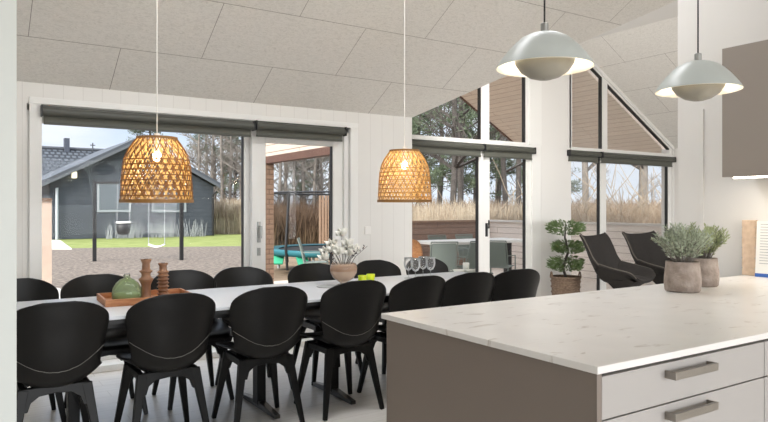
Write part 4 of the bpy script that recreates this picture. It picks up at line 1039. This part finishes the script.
# ------------------------------------------------------------------ light, sky, camera
wd = bpy.data.worlds.new('World'); sc.world = wd; wd.use_nodes = True
N = wd.node_tree.nodes; L = wd.node_tree.links; bg = N['Background']
tc = N.new('ShaderNodeTexCoord'); sp = N.new('ShaderNodeSeparateXYZ'); L.new(tc.outputs['Generated'], sp.inputs[0])
r = N.new('ShaderNodeValToRGB'); e = r.color_ramp.elements; e[0].position = 0; e[0].color = (.56,.62,.70,1); e[1].position = .75; e[1].color = (1.25,1.35,1.5,1)
x_ = r.color_ramp.elements.new(.28); x_.color = (.36,.47,.66,1)
L.new(sp.outputs[2], r.inputs[0])
n = N.new('ShaderNodeTexNoise'); n.inputs['Scale'].default_value = 3; n.inputs['Detail'].default_value = 6; mp = N.new('ShaderNodeMapping'); mp.inputs['Scale'].default_value = (1,1,3.5)
L.new(tc.outputs['Generated'], mp.inputs[0]); L.new(mp.outputs[0], n.inputs['Vector'])
r2 = N.new('ShaderNodeValToRGB'); r2.color_ramp.elements[0].position = .42; r2.color_ramp.elements[1].position = .60; L.new(n.outputs['Fac'], r2.inputs[0])
mx = N.new('ShaderNodeMix'); mx.data_type = 'RGBA'; L.new(r2.outputs[0], mx.inputs[0]); L.new(r.outputs[0], mx.inputs[6]); mx.inputs[7].default_value = (.64,.67,.72,1)
mg = N.new('ShaderNodeMix'); mg.data_type = 'RGBA'; mr = N.new('ShaderNodeMapRange'); mr.inputs['From Min'].default_value = .4; mr.inputs['From Max'].default_value = .7
L.new(sp.outputs[2], mr.inputs[0]); L.new(mr.outputs[0], mg.inputs[0]); L.new(mx.outputs[2], mg.inputs[6]); mg.inputs[7].default_value = (1.3,1.38,1.5,1)
L.new(mg.outputs[2], bg.inputs[0]); bg.inputs[1].default_value = 1.6
S = bpy.data.lights.new('sun', 'SUN'); S.energy = 5; S.angle = radians(12); S.color = (1,.95,.86)
so = bpy.data.objects.new('sun', S); col.objects.link(so); d = Vector((.75,.38,-.44)); so.rotation_euler = d.to_track_quat('-Z','Y').to_euler()
def area(name, loc, tgt, sx, sy, e, c=(1,1,1)):
    A = bpy.data.lights.new(name, 'AREA'); A.shape = 'RECTANGLE'; A.size = sx; A.size_y = sy; A.energy = e; A.color = c
    o = bpy.data.objects.new(name, A); col.objects.link(o); o.location = loc; o.rotation_euler = (Vector(tgt)-Vector(loc)).to_track_quat('-Z','Y').to_euler(); return o
area('rear_fill', (1.5,-9.5,2.0), (1.8,4,2.0), 9, 3.6, 620, (.96,.98,1))  # added lamp beyond the open rear, brightens the room
area('sitting_fill', (7.2,-9.5,2.0), (7,5,2.2), 5.5, 3.6, 640, (.97,.98,1))  # added lamp out of view, fills the sitting area
area('table_fill', (1.9,3.0,3.60), (1.9,3.6,0), 4.0, .8, 88, (.97,.98,1))  # added lamp over the table; the ceiling has no opening there
area('gable_fill', (5.0,4.95,2.66), (8.2,5.3,.4), 1.3, .7, 46, (1,.98,.96))  # unseen added lamp under the left gable slope, no roof window there
cam = bpy.data.cameras.new('Camera'); co = bpy.data.objects.new('Camera', cam); col.objects.link(co); sc.camera = co
cam.sensor_width = 36; cam.lens = FOC/768*36; cam.shift_y = -(211-HV)/768; cam.clip_start = .05; cam.clip_end = 1000
co.location = (0,0,EYE); co.rotation_euler = (pi/2,0,-atan2(CC,SS))
sc.view_settings.view_transform = 'Standard'; sc.view_settings.look = 'None'; sc.view_settings.gamma = 1; sc.view_settings.use_curve_mapping = False
sc.view_settings.exposure = 0.0
sc.cycles.max_bounces = 10; sc.cycles.diffuse_bounces = 5; sc.cycles.transparent_max_bounces = 24; sc.cycles.use_denoising = True
